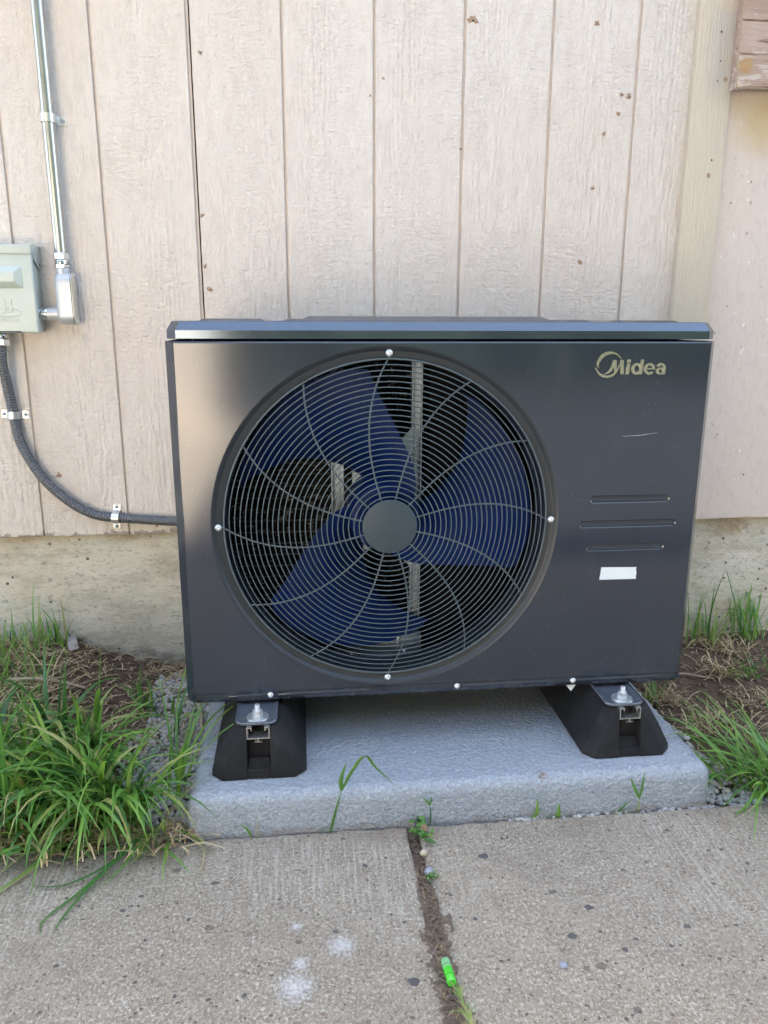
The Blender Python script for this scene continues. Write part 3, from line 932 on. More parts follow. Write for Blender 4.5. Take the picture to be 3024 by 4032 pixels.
    def stroke(x0, z0, x1, z1):
        d = Vector((x1 - x0, z1 - z0)).normalized() * (w / 2)
        px, pz = -d.y, d.x
        q = [(x0 - d.x + px, z0 - d.y + pz), (x1 + d.x + px, z1 + d.y + pz), (x1 + d.x - px, z1 + d.y - pz), (x0 - d.x - px, z0 - d.y - pz)]
        t.loops([[(x, yf + .0002, z) for x, z in q], [(x, yf - .0012 - .0001 * rng.random(), z) for x, z in q]])
    z0, z1 = .8915, .8987
    lw = .0056
    X0 = [-.4305, -.4218, -.4130, -.4046, -.3962]
    x = X0[0]; stroke(x, z0, x, z1); stroke(x + lw, z0, x + lw, z1); stroke(x, (z0 + z1) / 2, x + lw, (z0 + z1) / 2)
    x = X0[1]; stroke(x, z0, x + lw / 2, z1); stroke(x + lw, z0, x + lw / 2, z1); stroke(x + lw * .25, z0 + .0022, x + lw * .75, z0 + .0022)
    x = X0[2]; stroke(x, z0, x, z1); stroke(x, z0, x + lw * .8, z0)
    x = X0[3]; stroke(x, z0, x, z1); [stroke(x, z, x + lw * .8, z) for z in (z0, (z0 + z1) / 2, z1)]
    x = X0[4]; stroke(x, z0, x + lw, z1); stroke(x, z1, x + lw, z0)
    t.build('letters', 'boxpaint', D)
    MB().loops([[(p[0], y, p[1]) for p in pill(-.47, -.3880, .8690, .0014, 6)] for y in (-.0625, -.0635)]).build('latch_slot', 'gasket', D)
    MB().lathe([(.0028, -.0645), (.0022, -.0665), (.0008, -.0668)], (-.438, 0, .8690), 'Y', 12).build('latch_screw', 'zinc', D, smooth=True)
    # flexible conduit
    Hh = thing('flexible_conduit', (-.449, -.03, .41), 'dark grey ribbed flexible conduit curving from the box to the heat pump', 'conduit')
    key = [(-.4430, -.040, .845), (-.4480, -.036, .800), (-.4470, -.026, .760), (-.4462, -.0165, .720), (-.4412, -.0150, .661), (-.4337, -.0165, .6135), (-.404, -.019, .549), (-.370, -.020, .5026), (-.3256, -.019, .461),
           (-.281, -.016, .4345), (-.2357, -.0145, .4255), (-.151, -.016, .4175), (-.081, -.018, .412), (.02, -.022, .406), (.12, -.03, .403)]
    P = [Vector(k) for k in key]
    P = [P[0] * 2 - P[1]] + P + [P[-1] * 2 - P[-2]]
    path = []
    for i in range(1, len(P) - 2):
        for k in range(40):
            t_ = k / 40
            a, b, c_, d = P[i - 1], P[i], P[i + 1], P[i + 2]
            path.append(.5 * ((2 * b) + (c_ - a) * t_ + (2 * a - 5 * b + 4 * c_ - d) * t_ ** 2 + (3 * b - a - 3 * c_ + d) * t_ ** 3))
    # even steps
    pitch = .0064
    even, acc = [path[0]], 0
    step = pitch / 5
    for a, b in zip(path[:-1], path[1:]):
        seg = (b - a).length
        pos = step - acc
        while pos <= seg:
            even.append(a + (b - a) * (pos / seg)); pos += step
        acc = (acc + seg) % step if seg < step - acc else seg - (pos - step)
    rad = [.0104 + .0016 * math.sin(math.pi * (i % 5) / 5.0) for i in range(len(even))]
    hs = MB().tube(even, rad, 14).build('hose', 'hose', Hh, smooth=True, angle=180)
    hexring((-.4415, -.040, 0), .0165, .838, .8540).build('gland_nut', 'chrome', Hh)
    MB().lathe([(.0118, .8540), (.0128, .8560), (.0128, .8640), (.0110, .868)], (-.4415, -.040, 0), 'Z', 20).build('gland_collar', 'chrome', Hh, smooth=True, angle=40)
    # two hole straps
    def strap(c, ang, rr, label):
        S = thing('pipe_strap', (c[0], 0, c[2]), label, 'strap', 'two-hole straps on the flexible conduit')
        ux = Vector((math.cos(ang), 0, math.sin(ang)))       # across the hose
        wz = Vector((-math.sin(ang), 0, math.cos(ang)))      # along the hose
        prof = [(-.0295, -.0012), (-.0165, -.0014), (-.0142, -.004)]
        for i in range(13):
            a = math.pi - math.pi * i / 12
            prof.append((rr * math.cos(a), c[1] - rr * math.sin(a)))
        prof += [(.0142, -.004), (.0165, -.0014), (.0295, -.0012)]
        inn = []
        for i, p in enumerate(prof):
            a = Vector(prof[max(0, i - 1)]); b = Vector(prof[min(len(prof) - 1, i + 1)])
            t = (b - a).normalized()
            inn.append((p[0] + t.y * .0012, p[1] - t.x * .0012))
        sec = prof + inn[::-1]
        def P3(u, y, w):
            q = Vector((c[0], 0, c[2])) + ux * u + wz * w
            return (q.x, y, q.z)
        MB().loops([[P3(u, y, w) for u, y in sec] for w in (-.0085, .0085)]).build('strap_band', 'zinc', S, smooth=True, angle=40)
        for u in (-.0245, .0245):
            q = P3(u, -.0026, 0)
            screw_head(q, .0042, 'screw', S, 'galv')
    strap((-.4440, -.0150, .6790), R(-3), .0132, 'shiny two-hole strap across the upright run of the flexible conduit')
    strap((-.2315, -.0145, .4250), R(86), .0132, 'shiny two-hole strap on the level run of the flexible conduit')
build_electrical()

# ------------------------------------------------------------------ pad and rubber risers
PADTOP = 0.080
def build_pad():
    xa, xb, ya, yb = 0.006, 0.988, -0.682, -0.075
    def outline(d):
        r_ = .022
        q = []
        for cx, cy, a0 in ((xb - r_, ya + r_, -90), (xb - r_, yb - r_, 0), (xa + r_, yb - r_, 90), (xa + r_, ya + r_, 180)):
            for i in range(7):
                a = R(a0 + 90 * i / 6)
                q.append((cx + (r_ - d) * math.cos(a), cy + (r_ - d) * math.sin(a)))
        # resample long sides
        out = []
        for p, q2 in zip(q, q[1:] + q[:1]):
            n = max(1, int(math.hypot(q2[0] - p[0], q2[1] - p[1]) / .012))
            out += [(p[0] + (q2[0] - p[0]) * k / n, p[1] + (q2[1] - p[1]) * k / n) for k in range(n)]
        return out
    base = outline(0)
    cx, cy = (xa + xb) / 2, (ya + yb) / 2
    def loop(d, z):
        res = []
        n = len(base)
        for i, (x, y) in enumerate(base):
            p, q = Vector(base[i - 1]), Vector(base[(i + 1) % n])
            t = (q - p).normalized()
            X, Y = x - t.y * d, y + t.x * d
            w = .0012 * nz(X * 1, Y, z, 45) + .0008 * nz(X, Y, z, 110)
            res.append((X + t.y * w, Y - t.x * w, z + (w if z > .07 else 0)))
        return res
    L = [loop(0, -.06), loop(-.001, 0.0), loop(0, .018), loop(.001, .036), loop(.002, .052), loop(.0035, .062), loop(.007, .0705), loop(.013, .0765), loop(.021, PADTOP)]
    o = MB().loops(L, True, True).build('equipment_pad', 'pad', smooth=True, angle=60)
    tag(o, 'stippled blue-grey plastic equipment pad with rounded edges under the heat pump', 'pad')
build_pad()

def build_risers():
    for cx, lab in ((.1335, 'black rubber riser block with metal rail under the left foot of the heat pump'),
                    (.8405, 'black rubber riser block with metal rail under the right foot of the heat pump')):
        T = thing('riser_block', (cx, -.42, PADTOP), lab, 'riser block', 'rubber risers under the heat pump')
        z0 = PADTOP + .0005
        m = MB()
        yb = -.21
        for s in (-1, 1):
            def lp(xo, xi, yf, ybk, z):
                ch = .020
                q = [(cx + s * xi, yf, z), (cx + s * (xo - ch), yf, z), (cx + s * xo, yf + ch, z), (cx + s * xo, ybk, z), (cx + s * xi, ybk, z)]
                return q
            L = [lp(.087, .0215, -.632, yb, z0), lp(.0865, .0215, -.632, yb, z0 + .012), lp(.066, .0215, -.625, yb + .015, z0 + .055), lp(.043, .0215, -.614, yb + .03, z0 + .0945)]
            m.loops(L)
        m.box(cx - .022, cx + .022, -.604, yb + .004, z0 + .0005, z0 + .0680)
        # sloped toe and sill in the slot
        m.loops([[(cx + sx * .022, y, z) for sx, y, z in ((-1, -.631, z0 + .0004), (1, -.631, z0 + .0004), (1, -.6, z0 + .0004), (-1, -.6, z0 + .0004))],
                 [(cx + sx * .022, y, z) for sx, y, z in ((-1, -.629, z0 + .018), (1, -.629, z0 + .018), (1, -.6, z0 + .018), (-1, -.6, z0 + .018))]])
        m.loops([[(cx + sx * .0215, y, z) for sx, y, z in ((-1, -.622, z0 + .0179), (1, -.622, z0 + .0179), (1, -.6, z0 + .0179), (-1, -.6, z0 + .0179))],
                 [(cx + sx * .0185, y, z) for sx, y, z in ((-1, -.612, z0 + .032), (1, -.612, z0 + .032), (1, -.6, z0 + .032), (-1, -.6, z0 + .032))]])
        m.build('rubber_body', 'rubber', T, bevel=.0035, seg=2, angle=40)
        # aluminium strut channel
        r_ = MB()
        w, t, zb_, zt_ = .0208, .0018, z0 + .0745, z0 + .0975
        yf, yk = -.6195, -.23
        r_.box(cx - w, cx + w, yf, yk, zb_, zb_ + t)
        for s in (-1, 1):
            a, b = sorted((cx + s * w, cx + s * (w - t)))
            r_.box(a, b, yf + .0002, yk, zb_ + t, zt_)
            a, b = sorted((cx + s * (w - t), cx + s * .0115))
            r_.box(a, b, yf + .0003, yk, zt_ - t, zt_ - .0001)
            a, b = sorted((cx + s * .0135, cx + s * .0118))
            r_.box(a, b, yf + .0004, yk, zt_ - t - .005, zt_ - t)
        r_.box(cx - .0009, cx + .0009, yf + .0005, yk, zb_ - .0058, zb_)
        r_.box(cx - .0065, cx + .0065, yf + .0006, yk, zb_ - .0072, zb_ - .0058)
        r_.build('metal_rail', 'alu', T)
build_risers()

# ------------------------------------------------------------------ heat pump
FX, FZ = .3805, .5335           # grille centre
YF = -.5395                     # front face
def build_heatpump():
    U = thing('heat_pump', (.49, -.33, .178), 'charcoal heat pump outdoor unit with round fan grille standing on the pad', 'heat pump')
    xa, xb = .0135, .9690
    zb, zt = .2085, .8585
    # front panel with fan hole and three pressed slots
    slots = [(.7620, .9185, .5712, .0078), (.7445, .9360, .5230, .0074), (.7600, .9160, .4765, .0073)]
    RO = .3215
    polys = [[(xa, zb), (xb, zb), (xb, zt), (xa, zt)], circ(FX, FZ, RO, 160)] + [pill(*s) for s in slots]
    fp = flat(polys, YF, .0008, 'front_panel', 'charcoal', U)
    # rounded top edge, chamfered sides
    m = MB()
    arc = [(YF, zt - .0003), (YF + .0006, zt + .0018), (YF + .0020, zt + .0034), (YF + .0042, zt + .0042), (YF + .03, zt + .0044)]
    m.loops([[(x, y, z) for y, z in arc] for x in (xa, xb)], False, False, False)
    m.build('top_edge', 'charcoal', U, smooth=True, angle=60)
    m = MB()
    L = [[(xa, YF, z), (xa - .0015, YF + .0004, z), (xa - .0155, YF + .0180, z), (xa - .0170, YF + .0200, z), (xa - .0170, -.155, z)] for z in (.1905, zt + .003)]
    m.loops(L, False, False, False)
    m.build('left_side', 'charcoal', U, smooth=True, angle=25)
    m = MB()
    L = [[(xb, YF, z), (xb + .0015, YF + .0004, z), (xb + .0155, YF + .0180, z), (xb + .0170, YF + .0200, z), (xb + .0170, -.155, z)] for z in (.1905, zt + .003)]
    m.loops(L, False, False, False)
    m.build('right_side', 'charcoal', U, smooth=True, angle=25)
    # slot dishes
    for s in slots:
        o = pill(*s)
        cxm, czm, hw, hh = (s[0] + s[1]) / 2, s[2], (s[1] - s[0]) / 2, s[3]
        def ins(d):
            return pill(s[0] + d, s[1] - d, s[2], s[3] - d)
        MB().loops([[(x, YF + .0002, z) for x, z in o], [(x, YF + .0009, z) for x, z in ins(.0012)], [(x, YF + .0019, z) for x, z in ins(.0036)], [(x, YF + .0021, z) for x, z in ins(.0050)]], False, True).build('pressed_slot', 'charcoal', U, smooth=True, angle=60)
    # dished ring and fan throat
    prof = [(RO + .0004, .0001), (RO - .002, .0006), (RO - .0065, .0050), (RO - .0088, .0070), (RO - .0105, .0076), (.3005, .0078), (.2985, .0086), (.2970, .0115), (.2962, .018), (.2955, .045), (.2962, .068), (.301, .076)]
    MB().lathe(prof, (FX, YF, FZ), 'Y', 160, False).build('fan_throat', 'shroud', U, smooth=True, angle=50)
    # grille
    G = MB()
    def dome(r_):
        q = min(1, r_ / .298)
        return YF + .0035 - .0225 * (1 - q ** 2.4)
    N = 26
    grille = None
    radii = [.0555 + (.2985 - .0555) * k / (N - 1) for k in range(N)]
    cap = MB().lathe([(.0500, .004), (.0500, .0006), (.0492, 0), (.0488, -.0001)], (FX, dome(.05) - .0018, FZ), 'Y', 64)
    grille = cap.build('fan_grille', 'hubcap', U, smooth=True, angle=40)
    for k, r_ in enumerate(radii):
        MB().ring((FX, dome(r_), FZ), r_, .00102 if k < N - 1 else .0018, 128, 6).build('grille_ring', 'wire', grille, smooth=True, angle=180, recalc=False)
    for k in range(12):
        a0 = R(90 + 30 * k)
        path = []
        for i in range(25):
            u = i / 24
            r_ = .3005 - (.3005 - .046) * u
            q = (.3005 - r_) / .25
            off = R(17.5) * (1 - max(0.0, 1 - q) ** 1.7)
            a = a0 + off
            path.append((FX + r_ * math.cos(a), dome(r_) + .0026, FZ + r_ * math.sin(a)))
        MB().tube(path, .0016, 7).build('grille_spoke', 'wire', grille, smooth=True, angle=180, recalc=False)
    for k in range(4):
        a = R(90 * k)
        c = (FX + .3085 * math.cos(a), YF + .0072, FZ + .3085 * math.sin(a))
        MB().tube([(FX + .2985 * math.cos(a), dome(.2985), FZ + .2985 * math.sin(a)), (FX + .303 * math.cos(a), YF + .0052, FZ + .303 * math.sin(a)), c], .0021, 6).build('grille_lug', 'wire', grille)
        screw_head((c[0], YF + .0050, c[2]), .0066, 'grille_screw', grille, 'zinc')
    # fan
    fan = MB().lathe([(.069, .05), (.069, -.055), (.064, -.064), (.052, -.067), (.050, -.062), (.03, -.060)], (FX, -.425, FZ), 'Y', 48).build('fan', 'fan', U, smooth=True, angle=35)
    cw = [(.066, -86), (.09, -70), (.125, -51), (.155, -40), (.2, -31), (.235, -26.5), (.268, -24.2), (.289, -23.0)]
    cc = [(.066, 0), (.095, 8), (.14, 19), (.185, 28.5), (.225, 39), (.255, 45.5), (.275, 50), (.289, 53)]
    for b in range(3):
        nr, na = 15, 17
        vs = []
        for i in range(nr):
            r_ = .066 + (.289 - .066) * i / (nr - 1)
            a1 = np.interp(r_, *zip(*cw)); a2 = np.interp(r_, *zip(*cc))
            y1 = np.interp(r_, [.066, .15, .289], [-.487, -.484, -.482]); y2 = np.interp(r_, [.066, .15, .289], [-.395, -.385, -.372])
            for j in range(na):
                u = j / (na - 1)
                rr = r_
                if i == nr - 1:
                    rr = r_ - .010 * (abs(2 * u - 1) ** 6)
                a = R(120 * b + a1 + (a2 - a1) * u)
                y = y1 + (y2 - y1) * (u ** 1.25) - .010 * math.sin(math.pi * u)
                vs.append((FX + rr * math.cos(a), y, FZ + rr * math.sin(a)))
        n1 = len(vs)
        vs += [(x, y + .0028, z) for x, y, z in vs]
        fs = []
        for i in range(nr - 1):
            for j in range(na - 1):
                a, c_, d, e = i * na + j, i * na + j + 1, (i + 1) * na + j + 1, (i + 1) * na + j
                fs.append((a, c_, d, e)); fs.append((n1 + e, n1 + d, n1 + c_, n1 + a))
        rim = [j for j in range(na)] + [i * na + na - 1 for i in range(1, nr)] + [(nr - 1) * na + j for j in range(na - 2, -1, -1)] + [i * na for i in range(nr - 2, 0, -1)]
        for p, q in zip(rim, rim[1:] + rim[:1]):
            fs.append((p, n1 + p, n1 + q, q))
        MB().add(vs, fs).build('fan_blade', 'fan', fan, smooth=True, angle=50)
    # inside: coil, motor mount, casing
    coil = MB().box(.03, .94, -.20, -.17, .22, .85).build('coil', 'coil', U)
    for k in range(22):
        z = .245 + k * .0265
        MB().tube([(.04, -.204, z), (.74, -.204, z)], .0022, 5).build('coil_tube', 'coiltube', coil)
    mm = None
    for x0, x1 in ((.2835, .3085), (.4465, .4680)):
        p = MB()
        p.box(x0, x1, -.345, -.343, .215, .85)
        p.box(x0, x0 + .0022, -.365, -.3452, .215, .85); p.box(x1 - .0022, x1, -.365, -.3452, .215, .85)
        p.box(x0 + .008, x1 - .008, -.352, -.3453, .215, .85)
        mm = p.build('motor_post', 'galv', U)
    # curved mount arms and motor can
    for z, sg in ((.66, 1), (.42, -1)):
        q = []
        pts = [(.300, 0), (.325, .004), (.345, -.012), (.375, -.02), (.405, -.012), (.425, .004), (.450, .03), (.450, -.02), (.40, -.05), (.35, -.05), (.300, -.035)]
        MB().loops([[(x, y, z + sg * d) for x, d in pts] for y in (-.369, -.366)]).build('mount_arm', 'galv', mm)
    MB().lathe([(.062, .04), (.066, .03), (.066, -.04), (.058, -.048)], (FX, -.345, FZ), 'Y', 36).build('motor', 'galv', U, smooth=True, angle=40)
    MB().box(.3255, .345, -.372, -.3695, .575, .60).build('motor_plate', 'galv', mm)
    br = MB()
    br.box(.283, .467, -.402, -.400, .203, .252)
    br.box(.283, .467, -.3998, -.372, .2505, .2525)
    for x in (.335, .415):
        br.box(x, x + .006, -.4065, -.4022, .204, .251)
    br = br.build('floor_bracket', 'galv', U, bevel=.0008)
    for x in (.319, .431):
        screw_head((x, -.4024, .2165), .0045, 'screw', br, 'zinc')
    for x, z in ((.565, .315), (.563, .335)):
        MB().lathe([(.003, 0), (.003, -.004), (.001, -.005)], (x, -.33, z), 'Y', 8).build('wire_cap', 'green_dot' if z > .32 else 'logo', U)
    MB().box(.49, .96, -.335, -.329, .21, .86).build('divider', 'black', U)
    MB().box(-.0025, .985, -.168, -.160, .195, .862).build('back_panel', 'black', U)
    MB().box(.0, .9825, -.53, -.1605, .1915, .1975).build('base_pan', 'charcoal', U)
    # base rail in front with pressed beads
    L = [(.1895, YF + .0125), (.1890, YF + .0040), (.1905, YF + .0018), (.1990, YF + .0014), (.2072, YF + .0012), (.2078, YF + .0030)]
    m = MB()
    m.loops([[(x, y, z) for z, y in L] for x in (xa + .001, xb - .001)], False, False, False)
    rail = m.build('base_rail', 'charcoal', U, smooth=True, angle=60)
    for s0, s1 in ((.075, .142), (.168, .345), (.53, .70), (.76, .93)):
        p = pill(s0, s1, .2000, .0022, 6)
        q = pill(s0 + .0012, s1 - .0012, .2000, .0011, 6)
        MB().loops([[(x, YF + .0016, z) for x, z in p], [(x, YF + .0004, z) for x, z in q]], False, True).build('pressed_bead', 'charcoal', rail, smooth=True, angle=80)
    for x in (.1545, .5175, .7525):
        screw_head((x, YF + .0012, .2005), .0058, 'base_screw', U, 'zinc')
    # lid
    def ring(d, z, ch=.018):
        x0, x1, y0, y1 = .0005 + d, .9815 - d, YF + .0006 + d, -.150 - d
        c = ch * .95
        return [(x0 + c, y0, z), (x1 - c, y0, z), (x1, y0 + ch, z), (x1, y1, z), (x0, y1, z), (x0, y0 + ch, z)]
    L = [ring(.006, .8655), ring(.0006, .8658), ring(0, .8664), ring(0, .8800), ring(.0004, .8808), ring(.0078, .8945), ring(.0090, .8953), ring(.0120, .8956)]
    lid = MB().loops(L).build('lid', 'charcoal_lid', U, smooth=True, angle=22)
    def rib(x0, x1, y0, y1, z0, z1):
        b = (z1 - z0) * 2.2
        MB().loops([[(x0, y0, z0), (x1, y0, z0), (x1, y1, z0), (x0, y1, z0)], [(x0 + b, y0 + b, z1), (x1 - b, y0 + b, z1), (x1 - b, y1 - b, z1), (x0 + b, y1 - b, z1)]]).build('lid_rib', 'charcoal_lid', lid, bevel=.0006)
    rib(.050, .165, -.478, -.20, .8955, .8993)
    rib(.195, .760, -.488, -.40, .8955, .8992)
    rib(.800, .935, -.478, -.20, .8955, .8985)
    rib(.225, .730, -.37, -.19, .8955, .9048)
    # feet with bolt
    for cx in (.1300, .8345):
        z = .1785
        o = []
        w, yf, yk, r_ = .0385, -.612, -.45, .018
        for ccx, a0 in ((cx + w - r_, -90), (None, 0)):
            if ccx is None: break
        q = []
        for i in range(7):
            a = R(-90 + 90 * i / 6); q.append((cx + w - r_ + r_ * math.cos(a), yf + r_ + r_ * math.sin(a)))
        q += [(cx + w, yk), (cx - w, yk)]
        for i in range(7):
            a = R(180 + 90 * i / 6); q.append((cx - w + r_ + r_ * math.cos(a), yf + r_ + r_ * math.sin(a)))
        def gq(s, z_):
            cy = -.53
            return [(cx + (x - cx) * s, cy + (y - cy) * s, z_) for x, y in q]
        foot = MB().loops([gq(.985, z), gq(1.0, z + .0006), gq(1.0, z + .0042), gq(.985, z + .0052), gq(.955, z + .0048), gq(.86, z + .0022), gq(.84, z + .0018)]).build('foot', 'foot', U, smooth=True, angle=50)
        by = -.5860
        z2 = z + .0020
        MB().lathe([(.0205, 0), (.0207, .0012), (.0200, .0024), (.006, .0026)], (cx + .0018, by, z2), 'Z', 36).build('washer', 'zinc', foot, smooth=True, angle=40)
        MB().lathe([(.0090, .0026), (.0098, .0034), (.0098, .0080), (.0092, .0088)], (cx + .0018, by, z2), 'Z', 6).build('nut', 'zinc', foot)
        MB().lathe([(.0086, .0089), (.0094, .0096), (.0094, .0150), (.0084, .0162)], (cx + .0018, by, z2), 'Z', 6).build('lock_nut', 'zinc', foot)
        th = []
        for k in range(9):
            th += [(.0052, .0162 + k * .0012), (.0044, .0168 + k * .0012)]
        MB().lathe(th, (cx + .0018, by, z2), 'Z', 16).build('bolt', 'zinc', foot, smooth=True, angle=60)
    # tag hanging under the rail
    MB().loops([[(x, YF + .010 + d, z) for x, z in ((.737, .193), (.768, .193), (.754, .172))] for d in (0, .0006)]).build('hanging_tag', 'tape', U)
    # tape
    tp = []
    for k in range(11):
        tp.append((.7908 + (.7945 - .7908) * k / 10 + .0007 * rng.uniform(-1, 1), .4115 + .0253 * k / 10))
    tr = []
    for k in range(11):
        tr.append((.8642 + .0007 * rng.uniform(-1, 1) + .001 * k / 10, .4350 - .0240 * k / 10))
    flat([tp + tr], YF - .0006, .0004, 'tape_strip', 'tape', U)['label'] = 'blank white tape strip with ragged ends'
    # fine scratch on the panel
    MB().tube([(.815, YF - .0002, .6905), (.850, YF - .0003, .6920), (.882, YF - .0002, .6965)], [.0001, .00024, .0001], 5).build('scratch', 'tape', U)
    # raised name
    def lp(pts):
        return [(.7538 + (x - 340) * 1.305e-4, .8446 - (y - 305) * 1.223e-4) for x, y in pts]
    yl = YF - .0018
    B_ = []
    top = [(392, 545), (374, 543), (360, 505), (360, 462), (374, 410), (408, 355), (460, 319), (530, 304), (590, 314), (640, 340), (680, 376), (704, 412), (692, 414), (665, 384), (630, 358), (590, 343), (540, 346), (482, 366), (432, 406), (402, 452), (386, 485), (382, 510)]
    bot = [(338, 542), (350, 537), (374, 580), (408, 620), (450, 645), (500, 655), (545, 651), (590, 631), (630, 595), (658, 545), (680, 485), (689, 430), (737, 430), (752, 638), (700, 639), (693, 512), (662, 588), (622, 648), (570, 682), (510, 690), (450, 681), (400, 652), (364, 606), (346, 570)]
    mm_ = [(448, 641), (500, 614), (540, 568), (566, 508), (583, 430), (634, 430), (646, 588), (612, 618), (597, 540), (577, 588), (542, 620), (500, 636)]
    root = flat([lp(top)], yl, .0016, 'name_badge', 'logo', U)
    flat([lp(bot)], yl - .0001, .0016, 'badge_stroke', 'logo', root)
    flat([lp(mm_)], yl - .0003, .0016, 'badge_stroke', 'logo', root)
    flat([lp([(790, 423), (841, 423), (838, 470), (787, 470)])], yl, .0016, 'badge_stroke', 'logo', root)
    flat([lp([(786, 484), (836, 484), (826, 640), (774, 640)])], yl, .0016, 'badge_stroke', 'logo', root)
    def ell(cx, cy, a, b, n=40):
        return [(cx + a * math.cos(2 * math.pi * i / n), cy + b * math.sin(2 * math.pi * i / n)) for i in range(n)]
    flat([lp(ell(930, 558, 76, 86)), lp(ell(937, 560, 35, 48))], yl, .0016, 'badge_stroke', 'logo', root)      # d
    flat([lp([(981, 423), (1031, 423), (1015, 640), (966, 640)])], yl - .0002, .0016, 'badge_stroke', 'logo', root)
    def arcp(cx, cy, a0, a1, ao, bo, ai, bi, n=36):
        o = [(cx + ao * math.cos(R(a0 + (a1 - a0) * i / n)), cy - bo * math.sin(R(a0 + (a1 - a0) * i / n))) for i in range(n + 1)]
        i_ = [(cx + ai * math.cos(R(a0 + (a1 - a0) * i / n)), cy - bi * math.sin(R(a0 + (a1 - a0) * i / n))) for i in range(n + 1)]
        return o + i_[::-1]
    flat([lp(arcp(1118, 560, -8, 322, 80, 86, 38, 48))], yl, .0016, 'badge_stroke', 'logo', root)                # e
    flat([lp([(1060, 546), (1180, 546), (1197, 571), (1060, 571)])], yl - .0002, .0016, 'badge_stroke', 'logo', root)
    flat([lp(arcp(1282, 548, 5, 158, 72, 74, 30, 36, 24))], yl, .0016, 'badge_stroke', 'logo', root)              # a
    flat([lp(ell(1274, 592, 64, 52)), lp(ell(1284, 594, 26, 24))], yl - .00015, .0016, 'badge_stroke', 'logo', root)
    flat([lp([(1312, 530), (1354, 530), (1350, 643), (1306, 643)])], yl - .0003, .0016, 'badge_stroke', 'logo', root)
build_heatpump()

# ------------------------------------------------------------------ gravel, litter, grass
def icos():
    bm = bmesh.new()
    bmesh.ops.create_icosphere(bm, subdivisions=2, radius=1.0)
    vs = [v.co.copy() for v in bm.verts]
    fs = [[v.index for v in f.verts] for f in bm.faces]
    bm.free()
    return vs, fs
ICO = icos()
def stone(m, c, r_, rg, tint, flat_=.65):
    M = Matrix.Rotation(rg.uniform(0, 6.28), 3, 'Z') @ Matrix.Rotation(rg.uniform(-.5, .5), 3, 'X')
    sx, sy, sz = r_ * rg.uniform(.75, 1.35), r_ * rg.uniform(.7, 1.05), r_ * rg.uniform(.8, 1.2) * flat_
    sd = rg.uniform(0, 99)
    vs = []
    for v in ICO[0]:
        k = 1 + .22 * nz(v.x + sd, v.y, v.z, 1.4)
        vs.append(Vector(c) + M @ Vector((v.x * sx * k, v.y * sy * k, v.z * sz * k)))
    m.add(vs, ICO[1], tint)

def build_gravel():
    rg = random.Random(3)
    m = MB()
    n = 0
    def put(x, y, r_, up=0.0):
        z = soil_h(x, y) + r_ * .35 + up
        stone(m, (x, y, z), r_, rg, min(1, max(.01, rg.gauss(.5, .22))))
    # left of the pad
    for k in range(2900):
        y = rg.uniform(-.665, -.05)
        edge = -.150 + .035 * nz(y, 1, 0, 6)
        x = edge + (.012 - edge) * rg.random() ** .85
        put(x, y, rg.uniform(.0032, .0068), rg.uniform(0, .006))
    # right of the pad
    for k in range(1900):
        y = rg.uniform(-.672, -.18)
        edge = 1.055 + .028 * nz(y, 4, 0, 7) + .14 * max(0, (-.50 - y) / .17) - .03 * max(0, (y + .42) / .25)
        x = .985 + (edge - .985) * rg.random() ** .9
        put(x, y, rg.uniform(.0034, .0078), rg.uniform(0, .007))
    # in the crack in front of the pad
    for k in range(95):
        x = rg.choice([rg.gauss(.72, .03), rg.gauss(.93, .05), rg.gauss(.62, .02), rg.uniform(.55, 1.0)])
        if not .02 < x < 1.05: continue
        stone(m, (x, rg.uniform(-.690, -.681), -.006 + rg.uniform(0, .006)), rg.uniform(.003, .0058), rg, min(.6, max(.01, rg.gauss(.25, .2))))
    tag(m.build('gravel', 'gravel', smooth=True, angle=180, recalc=False), 'small grey gravel packed round the pad', 'gravel', kind='stuff')
build_gravel()

def build_crumbs():
    rg = random.Random(12)
    m = MB()
    for k in range(1500):
        x = rg.choice([rg.uniform(-.62, -.08), rg.uniform(1.04, 1.7)])
        y = rg.uniform(-.45, .008)
        r_ = rg.choice([.002, .003, .004, .0065]) * rg.uniform(.7, 1.2)
        stone(m, (x, y, soil_h(x, y) + r_ * .3), r_, rg, 0.0, .8)
    for k in range(420):
        y = rg.uniform(-1.2, -.70)
        x = .410 + rg.gauss(0, .006)
        r_ = rg.uniform(.0010, .0026)
        fill = -0.012 + 0.0115 * min(1, max(0, (-0.79 - y) / .06))
        stone(m, (x, y, fill + .003), r_, rg, 0.0, .8)
    tag(m.build('soil_crumbs', 'joint_dirt', smooth=True, angle=180, recalc=False), 'loose crumbs of brown soil on the bed and in the walk joint', 'soil', kind='stuff')
build_crumbs()

